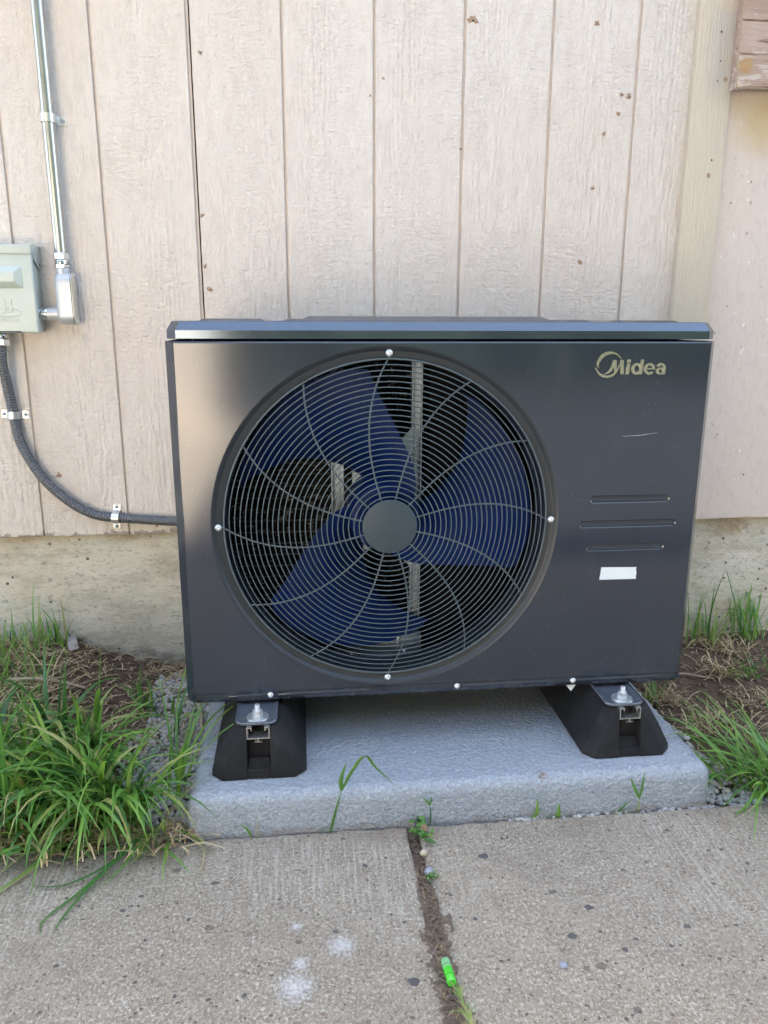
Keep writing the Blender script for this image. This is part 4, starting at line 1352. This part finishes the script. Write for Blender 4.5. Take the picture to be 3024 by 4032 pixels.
def blade(m, root, az, L, w, tilt, curl, tint, seg=9, twist=0.0, power=1.6, tipt=None, fold=.22, floor=None):
    """one arching grass leaf; az heading, tilt from upright, curl added along the length"""
    P = Vector(root)
    d = Vector((math.cos(az), math.sin(az), 0))
    vs, tn = [], []
    n = seg
    for i in range(n + 1):
        s = i / n
        th = tilt + curl * s ** power
        T = d * math.sin(th) + Vector((0, 0, 1)) * math.cos(th)
        if i:
            P = P + T * (L / n)
            if floor is not None and P.z < floor + .003:
                P.z = floor + .003
        side = Vector((-d.y, d.x, 0))
        nrm = side.cross(T).normalized()
        tw = twist * s
        sd = side * math.cos(tw) + nrm * math.sin(tw)
        nn = nrm * math.cos(tw) - side * math.sin(tw)
        ww = w * .5 * min(1, .45 + 2.2 * s) * (1 - s ** 2.6) + .0002
        vs += [P - sd * ww, P - nn * ww * fold, P + sd * ww]
        t_ = tint
        if tipt is not None and s > .8: t_ = tint + (tipt - tint) * (s - .8) / .2
        if s < .12: t_ = min(1, tint + .25)
        tn += [max(.01, t_)] * 3
    fs = []
    for i in range(n):
        a = i * 3
        fs += [(a, a + 1, a + 4, a + 3), (a + 1, a + 2, a + 5, a + 4)]
    m.add(vs, fs, tn)

def ribbon(m, pts, w, tint, taper=True):
    """flat leaf or stalk lying along given points"""
    P = [Vector(p) for p in pts]
    n = len(P)
    vs = []
    for i in range(n):
        T = (P[min(i + 1, n - 1)] - P[max(i - 1, 0)]).normalized()
        sd = T.cross(Vector((0, 0, 1)))
        if sd.length < 1e-4: sd = Vector((1, 0, 0))
        sd.normalize()
        s = i / (n - 1)
        ww = w * .5 * ((1 - s ** 2.4) if taper else 1) * min(1, .6 + 2 * s) + .0002
        vs += [P[i] - sd * ww, P[i] + Vector((0, 0, ww * .25)), P[i] + sd * ww]
    fs = []
    for i in range(n - 1):
        a = i * 3
        fs += [(a, a + 1, a + 4, a + 3), (a + 1, a + 2, a + 5, a + 4)]
    m.add(vs, fs, tint)

def smooth_path(pts, k=6):
    P = [Vector(p) for p in pts]
    P = [P[0] * 2 - P[1]] + P + [P[-1] * 2 - P[-2]]
    out = []
    for i in range(1, len(P) - 2):
        for j in range(k):
            t_ = j / k
            a, b, c, d = P[i - 1], P[i], P[i + 1], P[i + 2]
            out.append(.5 * ((2 * b) + (c - a) * t_ + (2 * a - 5 * b + 4 * c - d) * t_ ** 2 + (3 * b - a - 3 * c + d) * t_ ** 3))
    out.append(P[-2])
    return out

def build_straw():
    rg = random.Random(21)
    m = MB()
    def stalk(x, y, L, zoff=0.0, tint=None, steep=.25):
        a = rg.uniform(0, 6.28)
        z = max(soil_h(x, y), -.004) + zoff + .002
        dz = rg.uniform(-.1, steep) * L
        b = rg.uniform(-.3, .3) * L
        p = [(x, y, z), (x + math.cos(a) * L * .5 - math.sin(a) * b * .3, y + math.sin(a) * L * .5 + math.cos(a) * b * .3, z + dz * .6 + .003), (x + math.cos(a) * L - math.sin(a) * b, y + math.sin(a) * L + math.cos(a) * b, max(z + dz, soil_h(x, y)))]
        p = [(q[0], min(q[1], .010), q[2]) for q in p]
        ribbon(m, smooth_path(p, 3), rg.uniform(.0009, .0024), tint if tint else rg.uniform(.05, 1), False)
    # mulch between the tall grass and the wall
    for k in range(2600):
        x = rg.uniform(-.72, .0); y = rg.uniform(-.42, .012)
        d = 1.0 if x < -.33 else .65
        if rg.random() < d:
            stalk(x, y, rg.uniform(.008, .055) * (1.25 if x < -.35 else .9), rg.uniform(0, .008))
    for k in range(330):
        x = rg.uniform(-.75, -.33); y = rg.uniform(-.40, -.08)
        stalk(x, y, rg.uniform(.04, .11), rg.uniform(.0, .02), rg.uniform(.5, 1), .6)
    for k in range(260):
        stalk(rg.gauss(-.07, .05), rg.uniform(-.08, .008), rg.uniform(.01, .045), rg.uniform(0, .012))
    # right side
    for k in range(420):
        x = rg.uniform(1.05, 1.75); y = rg.uniform(-.6, .01)
        stalk(x, y, rg.uniform(.006, .045), rg.uniform(0, .003), rg.uniform(.05, .85))
    for cx, cy, nn, sp in ((1.085, -.30, 130, .022), (1.11, -.42, 140, .026), (1.20, -.43, 90, .03), (1.27, -.20, 120, .03), (1.36, -.10, 110, .03), (1.30, -.04, 120, .04), (1.17, -.64, 110, .035), (1.30, -.34, 130, .04)):
        for k in range(nn):
            stalk(rg.gauss(cx, sp), rg.gauss(cy, sp * .7), rg.uniform(.012, .045), rg.uniform(0, .012), rg.uniform(.2, .95), .9)
    # under the front of the big grass clump
    for k in range(420):
        x = rg.uniform(-.62, .02); y = rg.gauss(-.675, .022)
        p = rg.uniform(.01, .07)
        a = rg.uniform(0, 6.28)
        z = .004 + rg.uniform(0, .012)
        ribbon(m, smooth_path([(x, y, z), (x + math.cos(a) * p * .5, y + math.sin(a) * p * .4, z + rg.uniform(.002, .015)), (x + math.cos(a) * p, y + math.sin(a) * p * .7, .003 + rg.uniform(0, .01))], 3), rg.uniform(.001, .0032), rg.uniform(.1, 1), False)
    # crumbs in the joint
    for k in range(70):
        x = rg.gauss(.41, .007); y = rg.uniform(-1.15, -.80)
        a = rg.gauss(1.57, .9); L = rg.uniform(.006, .024)
        ribbon(m, [(x, y, .003), (x + math.cos(a) * L * .5, y + math.sin(a) * L * .5, .0055), (x + math.cos(a) * L, y + math.sin(a) * L, .004)], rg.uniform(.0006, .0011), rg.uniform(.0, .45), False)
    tag(m.build('straw_litter', 'straw', recalc=False), 'dry straw and mulch litter strewn over the soil bed', 'straw', kind='stuff')
build_straw()

def build_grass():
    rg = random.Random(5)
    # the big clump at left
    m = MB()
    for k in range(1080):
        x = rg.uniform(-.66, -.035)
        y = rg.uniform(-.665, -.40)
        if x > -.17: y = rg.uniform(-.66, -.60)
        if x > -.08: continue
        if y > -.46 and rg.random() < .4: continue
        az = rg.gauss(-1.35, 1.15)
        L = rg.uniform(.14, .30) * (1.0 if x < -.12 else .85)
        fr = rg.random()
        blade(m, (x, y, max(soil_h(x, y), -.004)), az, L, rg.choice([rg.uniform(.008, .0145), rg.uniform(.0055, .011), rg.uniform(.0025, .006)]), rg.uniform(.03, .35), rg.uniform(.9, 2.7) if fr < .88 else rg.uniform(.2, .6), (rg.uniform(.9, 1) if rg.random() < .06 else min(.9, max(.02, rg.gauss(.45, .24)))), 9, rg.uniform(-.9, .9), rg.uniform(1.2, 2.4), rg.choice([None, None, None, .97]), .22, .0)
    # low thatch at its foot
    for k in range(260):
        x = rg.uniform(-.64, -.02); y = rg.gauss(-.655, .02)
        az = rg.gauss(-1.5, .9)
        blade(m, (x, y, -.002), az, rg.uniform(.05, .15), rg.uniform(.002, .006), rg.uniform(.4, 1.2), rg.uniform(.2, 1.0), rg.choice([rg.uniform(.1, .7), rg.uniform(.85, 1)]), 6, rg.uniform(-.6, .6), 1.4, None, .2, .0)
    tag(m.build('tall_grass', 'grass', smooth=True, angle=180, recalc=False), 'lush green arching grass at left of the pad', 'grass', kind='stuff')
    # shorter grass along the foot of the wall, left
    m = MB()
    for k in range(150):
        x = rg.gauss(-.50, .08); y = rg.uniform(-.16, .005)
        if x > -.36: continue
        blade(m, (x, y, soil_h(x, y)), rg.uniform(0, 6.28), rg.uniform(.04, .11), rg.uniform(.002, .0055), rg.uniform(.02, .5), rg.uniform(.1, 1.4), min(1, max(.02, rg.gauss(.55, .28))), 6, rg.uniform(-.8, .8), 1.5)
    for k in range(130):
        x = rg.uniform(-.7, -.38); y = rg.uniform(-.34, -.14)
        blade(m, (x, y, soil_h(x, y)), rg.uniform(0, 6.28), rg.uniform(.05, .13), rg.uniform(.002, .005), rg.uniform(.2, .9), rg.uniform(.1, 1.2), min(1, max(.02, rg.gauss(.7, .25))), 6, 0, 1.5)
    tag(m.build('wall_grass', 'grass', smooth=True, angle=180, recalc=False), 'patchy grass with yellowed stems at the foot of the wall, left', 'grass', kind='stuff')
    # clumps that stand alone
    def clump(c, n, spread, Lr, wr, label, tilt=(.05, .6), curl=(.3, 1.6), az=None, tint=(.5, .2), group=None, cat='grass clump'):
        m = MB()
        for k in range(n):
            x, y = rg.gauss(c[0], spread), rg.gauss(c[1], spread * .7)
            y = min(y, -.002)
            z = soil_h(x, y) if y > -.66 else -.004
            a = rg.uniform(0, 6.28) if az is None else rg.gauss(*az)
            blade(m, (x, y, z), a, rg.uniform(*Lr), rg.uniform(*wr), rg.uniform(*tilt), rg.uniform(*curl), min(.95, max(.02, rg.gauss(*tint))), 8, rg.uniform(-.7, .7), 1.5, rg.choice([None, None, .97]), .22, max(0.0, z))
        o = m.build('grass_clump', 'grass', smooth=True, angle=180, recalc=False)
        tag(o, label, cat, group)
    clump((-.385, -.028), 9, .012, (.05, .15), (.003, .006), 'small upright grass tuft beside the grey wood chip by the wall', (.0, .3), (.0, .6))
    clump((-.445, -.030), 7, .012, (.06, .17), (.003, .006), 'thin grass tuft against the footing left of the grey wood chip', (.0, .35), (.0, .7))
    clump((-.125, -.235), 16, .020, (.05, .13), (.003, .007), 'young grass tuft at the top of the gravel left of the pad', (.05, .6), (.1, 1.0))
    clump((-.075, -.33), 7, .012, (.14, .24), (.005, .009), 'tall grass tuft leaning over the gravel towards the left end of the heat pump', (.0, .25), (.5, 1.9), (0.2, .8))
    clump((-.035, -.55), 12, .016, (.14, .27), (.004, .008), 'grass tuft reaching over the left edge of the pad', (.05, .4), (.2, 1.6), (.6, .9))
    clump((1.150, -.625), 110, .034, (.12, .24), (.004, .0095), 'large green grass clump over the gravel at the right edge', (.3, 1.1), (.5, 1.7), (2.4, 1.4))
    clump((1.315, -.045), 28, .026, (.07, .23), (.0025, .0055), 'tall grass clump by the footing right of the heat pump', (.0, .35), (.0, .9))
    clump((1.455, -.030), 34, .022, (.12, .26), (.003, .006), 'tall thin grass at the right edge against the footing', (.05, .45), (.1, 1.0), (1.9, 1.3))
    clump((1.325, -.215), 22, .022, (.04, .11), (.0025, .005), 'low grass tuft on bare soil at the right edge', (.1, .8), (.2, 1.2))
    clump((1.055, -.285), 18, .016, (.03, .08), (.0025, .005), 'short grass tuft beside the right end of the pad', (.0, .5), (.1, .9))
    clump((1.10, -.395), 16, .010, (.03, .07), (.0025, .0045), 'sparse grass blades in the gravel right of the pad', (.2, .9), (.2, .9))
    # stalks bent across the walk
    def lay(name, strands, label, cat='grass stalks'):
        m = MB()
        for pts, w, t_ in strands:
            ribbon(m, smooth_path(pts, 6), w, t_)
        tag(m.build(name, 'grass', smooth=True, angle=180, recalc=False), label, cat)
    lay('bent_grass', [
        ([(-.055, -.655, .012), (-.085, -.71, .016), (-.13, -.79, .010), (-.155, -.845, .005), (-.165, -.885, .004)], .0075, .12),
        ([(-.055, -.655, .012), (-.10, -.735, .012), (-.145, -.80, .006), (-.185, -.855, .004), (-.182, -.885, .004)], .0065, .18),
        ([(-.06, -.66, .010), (-.10, -.735, .014), (-.14, -.77, .010), (-.185, -.785, .006), (-.235, -.775, .004)], .0060, .10),
        ([(-.05, -.655, .014), (-.08, -.70, .018), (-.14, -.715, .012), (-.22, -.722, .006)], .0075, .10),
        ([(-.05, -.66, .010), (-.06, -.70, .014), (-.045, -.725, .008), (-.02, -.735, .006)], .0045, .15),
        ([(-.05, -.66, .014), (-.075, -.72, .016), (-.09, -.76, .012), (-.12, -.80, .006)], .0055, .45),
        ([(-.045, -.66, .014), (-.06, -.70, .016), (-.07, -.735, .010), (-.085, -.75, .006)], .0045, .85),
    ], 'flattened dark green grass stalks sprawled over the walk below the big clump')
    lay('bent_grass', [
        ([(-.20, -.685, .014), (-.235, -.735, .010), (-.285, -.795, .006), (-.33, -.84, .005)], .0048, .72),
        ([(-.20, -.685, .010), (-.24, -.745, .007), (-.29, -.81, .005), (-.325, -.865, .004)], .0042, .98),
        ([(-.235, -.655, .020), (-.26, -.705, .014), (-.30, -.76, .006), (-.34, -.80, .004)], .0036, .93),
        ([(-.29, -.66, .020), (-.31, -.71, .012), (-.325, -.75, .006)], .0045, .96),
    ], 'pale yellowed grass stalks lying on the walk at the left edge')
    lay('bent_grass', [
        ([(.0, -.662, .010), (.025, -.700, .009), (.045, -.720, .006)], .0040, .93),
        ([(.0, -.662, .012), (.03, -.695, .011), (.052, -.713, .006)], .0030, .97),
        ([(-.02, -.66, .010), (.02, -.69, .012), (.042, -.708, .007)], .0036, .75),
        ([(.040, -.712, .006), (.042, -.745, .004), (.038, -.776, .004)], .0030, .99),
    ], 'frayed straw-coloured stalk end on the walk at the left front corner of the pad')
build_grass()

def build_sprouts():
    rg = random.Random(9)
    def sprout(pts_list, label):
        m = MB()
        for pts, w, t_ in pts_list:
            P = smooth_path(pts, 5)
            n = len(P)
            vs = []
            for i in range(n):
                s = i / (n - 1)
                ww = w * .5 * (min(1, .5 + 2 * s) * (1 - s ** 3)) + .0003
                vs += [P[i] + Vector((-ww, -.0, 0)), P[i] + Vector((0, -.0012 * (ww / .003), 0)), P[i] + Vector((ww, .0, .0))]
            fs = []
            for i in range(n - 1):
                a = i * 3
                fs += [(a, a + 1, a + 4, a + 3), (a + 1, a + 2, a + 5, a + 4)]
            m.add(vs, fs, t_)
        tag(m.build('grass_sprout', 'grass', smooth=True, angle=180, recalc=False), label, 'sprout', 'sprouts along the front of the pad')
    y = -.6865
    sprout([([(.260, y, -.004), (.269, y - .004, .040), (.281, y - .005, .086)], .0046, .25),
            ([(.281, y - .005, .086), (.2805, y - .005, .110), (.290, y - .004, .141)], .0080, .30),
            ([(.281, y - .005, .086), (.300, y - .005, .124), (.323, y - .004, .153), (.342, y - .004, .128), (.381, y - .006, .087)], .0072, .35),
            ([(.262, y, .004), (.250, y - .005, .008), (.238, y - .006, .002)], .005, .4)], 'tall forked grass sprout in front of the pad, near the left riser block')
    sprout([([(.4422, y, -.004), (.4428, y - .003, .022), (.4405, y - .004, .044)], .0026, .15),
            ([(.4405, y - .004, .044), (.434, y - .004, .054), (.428, y - .004, .061)], .0040, .3),
            ([(.4405, y - .004, .044), (.4425, y - .004, .053), (.444, y - .004, .062)], .0034, .3)], 'thin forked sprout above the weed in the walk joint')
    sprout([([(.838, y, -.004), (.840, y - .003, .014), (.839, y - .004, .030)], .0026, .9),
            ([(.839, y - .004, .030), (.828, y - .004, .052), (.818, y - .003, .074)], .0056, .35),
            ([(.839, y - .004, .030), (.842, y - .004, .055), (.845, y - .003, .084)], .0046, .35),
            ([(.80, y, .000), (.810, y - .003, .014), (.822, y - .004, .026)], .0052, .15),
            ([(.785, y - .004, .002), (.81, y - .006, .006), (.835, y - .006, .005)], .0035, .7)], 'forked grass sprout in front of the right riser block')
    sprout([([(.684, y, -.004), (.684, y - .003, .010), (.6845, y - .003, .030)], .0075, .6),
            ([(.684, y, .0), (.672, y - .004, .006), (.660, y - .006, .004)], .005, .5),
            ([(.684, y, .0), (.694, y - .004, .005), (.703, y - .006, .002)], .0045, .45)], 'single broad green shoot in front of the pad middle')
    sprout([([(.640, y, -.004), (.643, y - .002, .020), (.642, y - .002, .043)], .0055, .75),
            ([(.632, y, .0), (.645, y - .003, .012), (.662, y - .004, .018)], .005, .6)], 'short yellow-green sprout by the brown stain on the pad edge')
    sprout([([(.120, y, -.004), (.112, y - .004, .020), (.098, y - .005, .030), (.085, y - .006, .026)], .0045, .35),
            ([(.130, y, -.004), (.1315, y - .003, .016), (.130, y - .003, .034)], .0018, .97)], 'small curled blade and straw at the left front of the pad')
    # leafy weeds
    def weed(c, n, R_, label, ls=(.010, .020)):
        m = MB()
        for k in range(n):
            a = 2 * math.pi * k / n * 2.4 + rg.uniform(-.3, .3)
            L = rg.uniform(*ls) * (1 if k < n * .7 else .7)
            el = rg.uniform(.15, .9) if k < n * .6 else rg.uniform(.9, 1.4)
            d = Vector((math.cos(a) * math.cos(el), math.sin(a) * math.cos(el), math.sin(el)))
            sd = Vector((-math.sin(a), math.cos(a), 0))
            P0 = Vector(c) + Vector((rg.gauss(0, R_), rg.gauss(0, R_ * 1.5), .002))
            vs, t_ = [], min(.9, max(.02, rg.gauss(.45, .2)))
            if rg.random() < .08: t_ = 1.0
            for i in range(6):
                s = i / 5
                w = L * .23 * math.sin(math.pi * min(1, s * .86 + .10)) + .0002
                q = P0 + d * (L * s) - Vector((0, 0, L * .35 * s * s))
                vs += [q - sd * w + Vector((0, 0, w * .4)), q, q + sd * w + Vector((0, 0, w * .4))]
            fs = []
            for i in range(5):
                b = i * 3
                fs += [(b, b + 1, b + 4, b + 3), (b + 1, b + 2, b + 5, b + 4)]
            m.add(vs, fs, t_)
        tag(m.build('leafy_weed', 'leaf', smooth=True, angle=180, recalc=False), label, 'weed', 'weeds in the walk joint')
    weed((.4205, -.722, .006), 34, .006, 'leafy green weed rooted in the walk joint above the tan pebble', (.014, .026))
    weed((.4215, -.684, .006), 16, .004, 'weed with upright leaf where the walk joint meets the pad', (.014, .028))
    weed((.4225, -.829, .003), 26, .004, 'tiny fine-leaved weed in the walk joint below the pale pebble', (.004, .009))
    # feathery dry seed head at the bottom of the joint
    m = MB()
    base = Vector((.4280, -1.150, .004))
    for k in range(70):
        t0 = rg.uniform(0, .085)
        p = base + Vector((-.010 * (t0 / .085) + rg.gauss(0, .0015), t0, .012 * math.sin(t0 * 30) + .006))
        a = 1.57 + rg.gauss(.1, .45)
        L = rg.uniform(.010, .026)
        ribbon(m, [p, p + Vector((math.cos(a) * L * .5, math.sin(a) * L * .5, .004)), p + Vector((math.cos(a) * L, math.sin(a) * L, .003))], rg.uniform(.0007, .0014), rg.choice([.6, .85, .92, .97]))
    ribbon(m, smooth_path([base + Vector((.006, -.03, 0)), base + Vector((.002, .02, .008)), base + Vector((-.010, .085, .012))], 5), .003, .7)
    tag(m.build('seed_head', 'grass', smooth=True, angle=180, recalc=False), 'feathery pale green seed head lying in the walk joint', 'seed head')
    # dry nest tufts hanging below the siding
    def nest(cx, w, h, n, label):
        m = MB()
        for k in range(n):
            x = rg.gauss(cx, w)
            p = [Vector((x, .004 + rg.uniform(0, .006), .381))]
            a = rg.uniform(-1.2, 1.2)
            for i in range(4):
                a += rg.uniform(-.8, .8)
                p.append(p[-1] + Vector((math.sin(a) * h * .3, -.002 * rg.random(), -abs(math.cos(a)) * h * .28)))
            m.tube(smooth_path(p, 3), .00055, 4, True, rg.uniform(.4, 1))
        tag(m.build('straw_tuft', 'straw', recalc=False), label, 'straw tuft')
    nest(1.372, .020, .045, 34, 'tangle of dry straw hanging below the smooth panel')
    nest(-.235, .016, .022, 14, 'wisp of dry straw below the siding left of the heat pump')
    nest(-.145, .010, .018, 9, 'small wisp of lint below the siding near the level strap')
build_sprouts()

# ------------------------------------------------------------------ small finds on the ground
def build_small():
    rg = random.Random(2)
    def vial(c, ang, L, r_, label, tilt=0.0):
        V = thing('level_vial', (c[0], c[1], 0), label, 'level vial', 'green spirit level vials')
        d = Vector((math.cos(ang) * math.cos(tilt), math.sin(ang) * math.cos(tilt), math.sin(tilt)))
        c = Vector(c)
        def P(t): return c + d * t
        h = L / 2
        MB().tube([P(h * .22), P(h - .0016), P(h - .0006), P(h)], [r_, r_, r_ * .95, r_ * .82], 24).build('clear_end', 'vial', V, smooth=True, angle=40)
        MB().tube([P(-h), P(-h + .0008), P(h * .2199)], [r_ * .93, r_, r_], 24).build('liquid', 'liquid', V, smooth=True, angle=40)
        for t in (-h * .42, h * .42):
            MB().tube([P(t - .0004), P(t + .0004)], r_ * 1.015, 24, True).build('gauge_line', 'line', V)
    vial((.4128, -1.0195, .0085), R(93.5), .040, .0066, 'bright green spirit level vial lying in the walk joint')
    vial((-.292, -.6915, .0080), R(6), .036, .0062, 'bright green spirit level vial half hidden in grass at the left edge')
    m = MB(); stone(m, (.4185, -.7635, .002), .0085, rg, .5, .7)
    tag(m.build('pebble', 'pebble_a', smooth=True, angle=180, recalc=False), 'tan angular pebble in the walk joint below the leafy weed', 'pebble', 'pebbles in the walk joint')
    m = MB(); stone(m, (.4200, -.8095, .003), .0078, rg, .5, .7)
    tag(m.build('pebble', 'pebble_b', smooth=True, angle=180, recalc=False), 'pale blue-grey pebble in the walk joint', 'pebble', 'pebbles in the walk joint')
    m = MB(); stone(m, (.580, -1.0195, .002), .0052, rg, .5, .7)
    tag(m.build('pebble', 'pebble_b', smooth=True, angle=180, recalc=False), 'lone blue-grey pebble lying on the right walk slab', 'pebble')
    def stick(pts, r0, label):
        P = smooth_path(pts, 6)
        n = len(P)
        rad = [r0 * (1 - .35 * i / n) * (1 + .18 * nz(i, 0, 0, .9)) for i in range(n)]
        P = [p + Vector((nz(i, 1, 0, .6), nz(i, 5, 0, .6), 0)) * .0012 for i, p in enumerate(P)]
        tag(MB().tube(P, rad, 8).build('stick', 'twig', smooth=True, angle=60), label, 'stick')
    def g(x, y, u): return (x, y, soil_h(x, y) + u)
    stick([g(-.46, -.192, .030), g(-.40, -.190, .024), g(-.345, -.187, .022), g(-.292, -.186, .020)], .0048, 'pale straight stick on the soil behind the big grass clump')
    stick([g(-.034, -.200, .016), g(-.020, -.25, .016), g(-.015, -.29, .015), g(-.008, -.325, .014)], .0044, 'short bent stick on the gravel beside the left riser block')
    stick([g(1.135, -.198, .006), g(1.175, -.195, .008), g(1.21, -.212, .007), g(1.245, -.222, .006)], .0028, 'thin pale twig on bare soil right of the heat pump')
    stick([g(1.115, -.115, .006), g(1.14, -.113, .007), g(1.158, -.114, .006)], .0024, 'short pale twig on the soil right of the heat pump, nearer the wall')
    # wood chip
    L = []
    for t in range(7):
        s = t / 6
        x, y = -.372 + .022 * s, .0 - .052 * s
        z = soil_h(x, y) + .010 + .006 * math.sin(s * 3)
        w = .0105 + .002 * nz(t, 0, 0, .8)
        L.append([(x - w, y - .002, z), (x + w, y + .003, z + .004), (x + w, y + .003, z + .0055), (x - w, y - .002, z + .0018)])
    tag(MB().loops(L).build('wood_chip', 'chip'), 'flat grey wood chip on the mulch by the left footing', 'wood chip')
build_small()
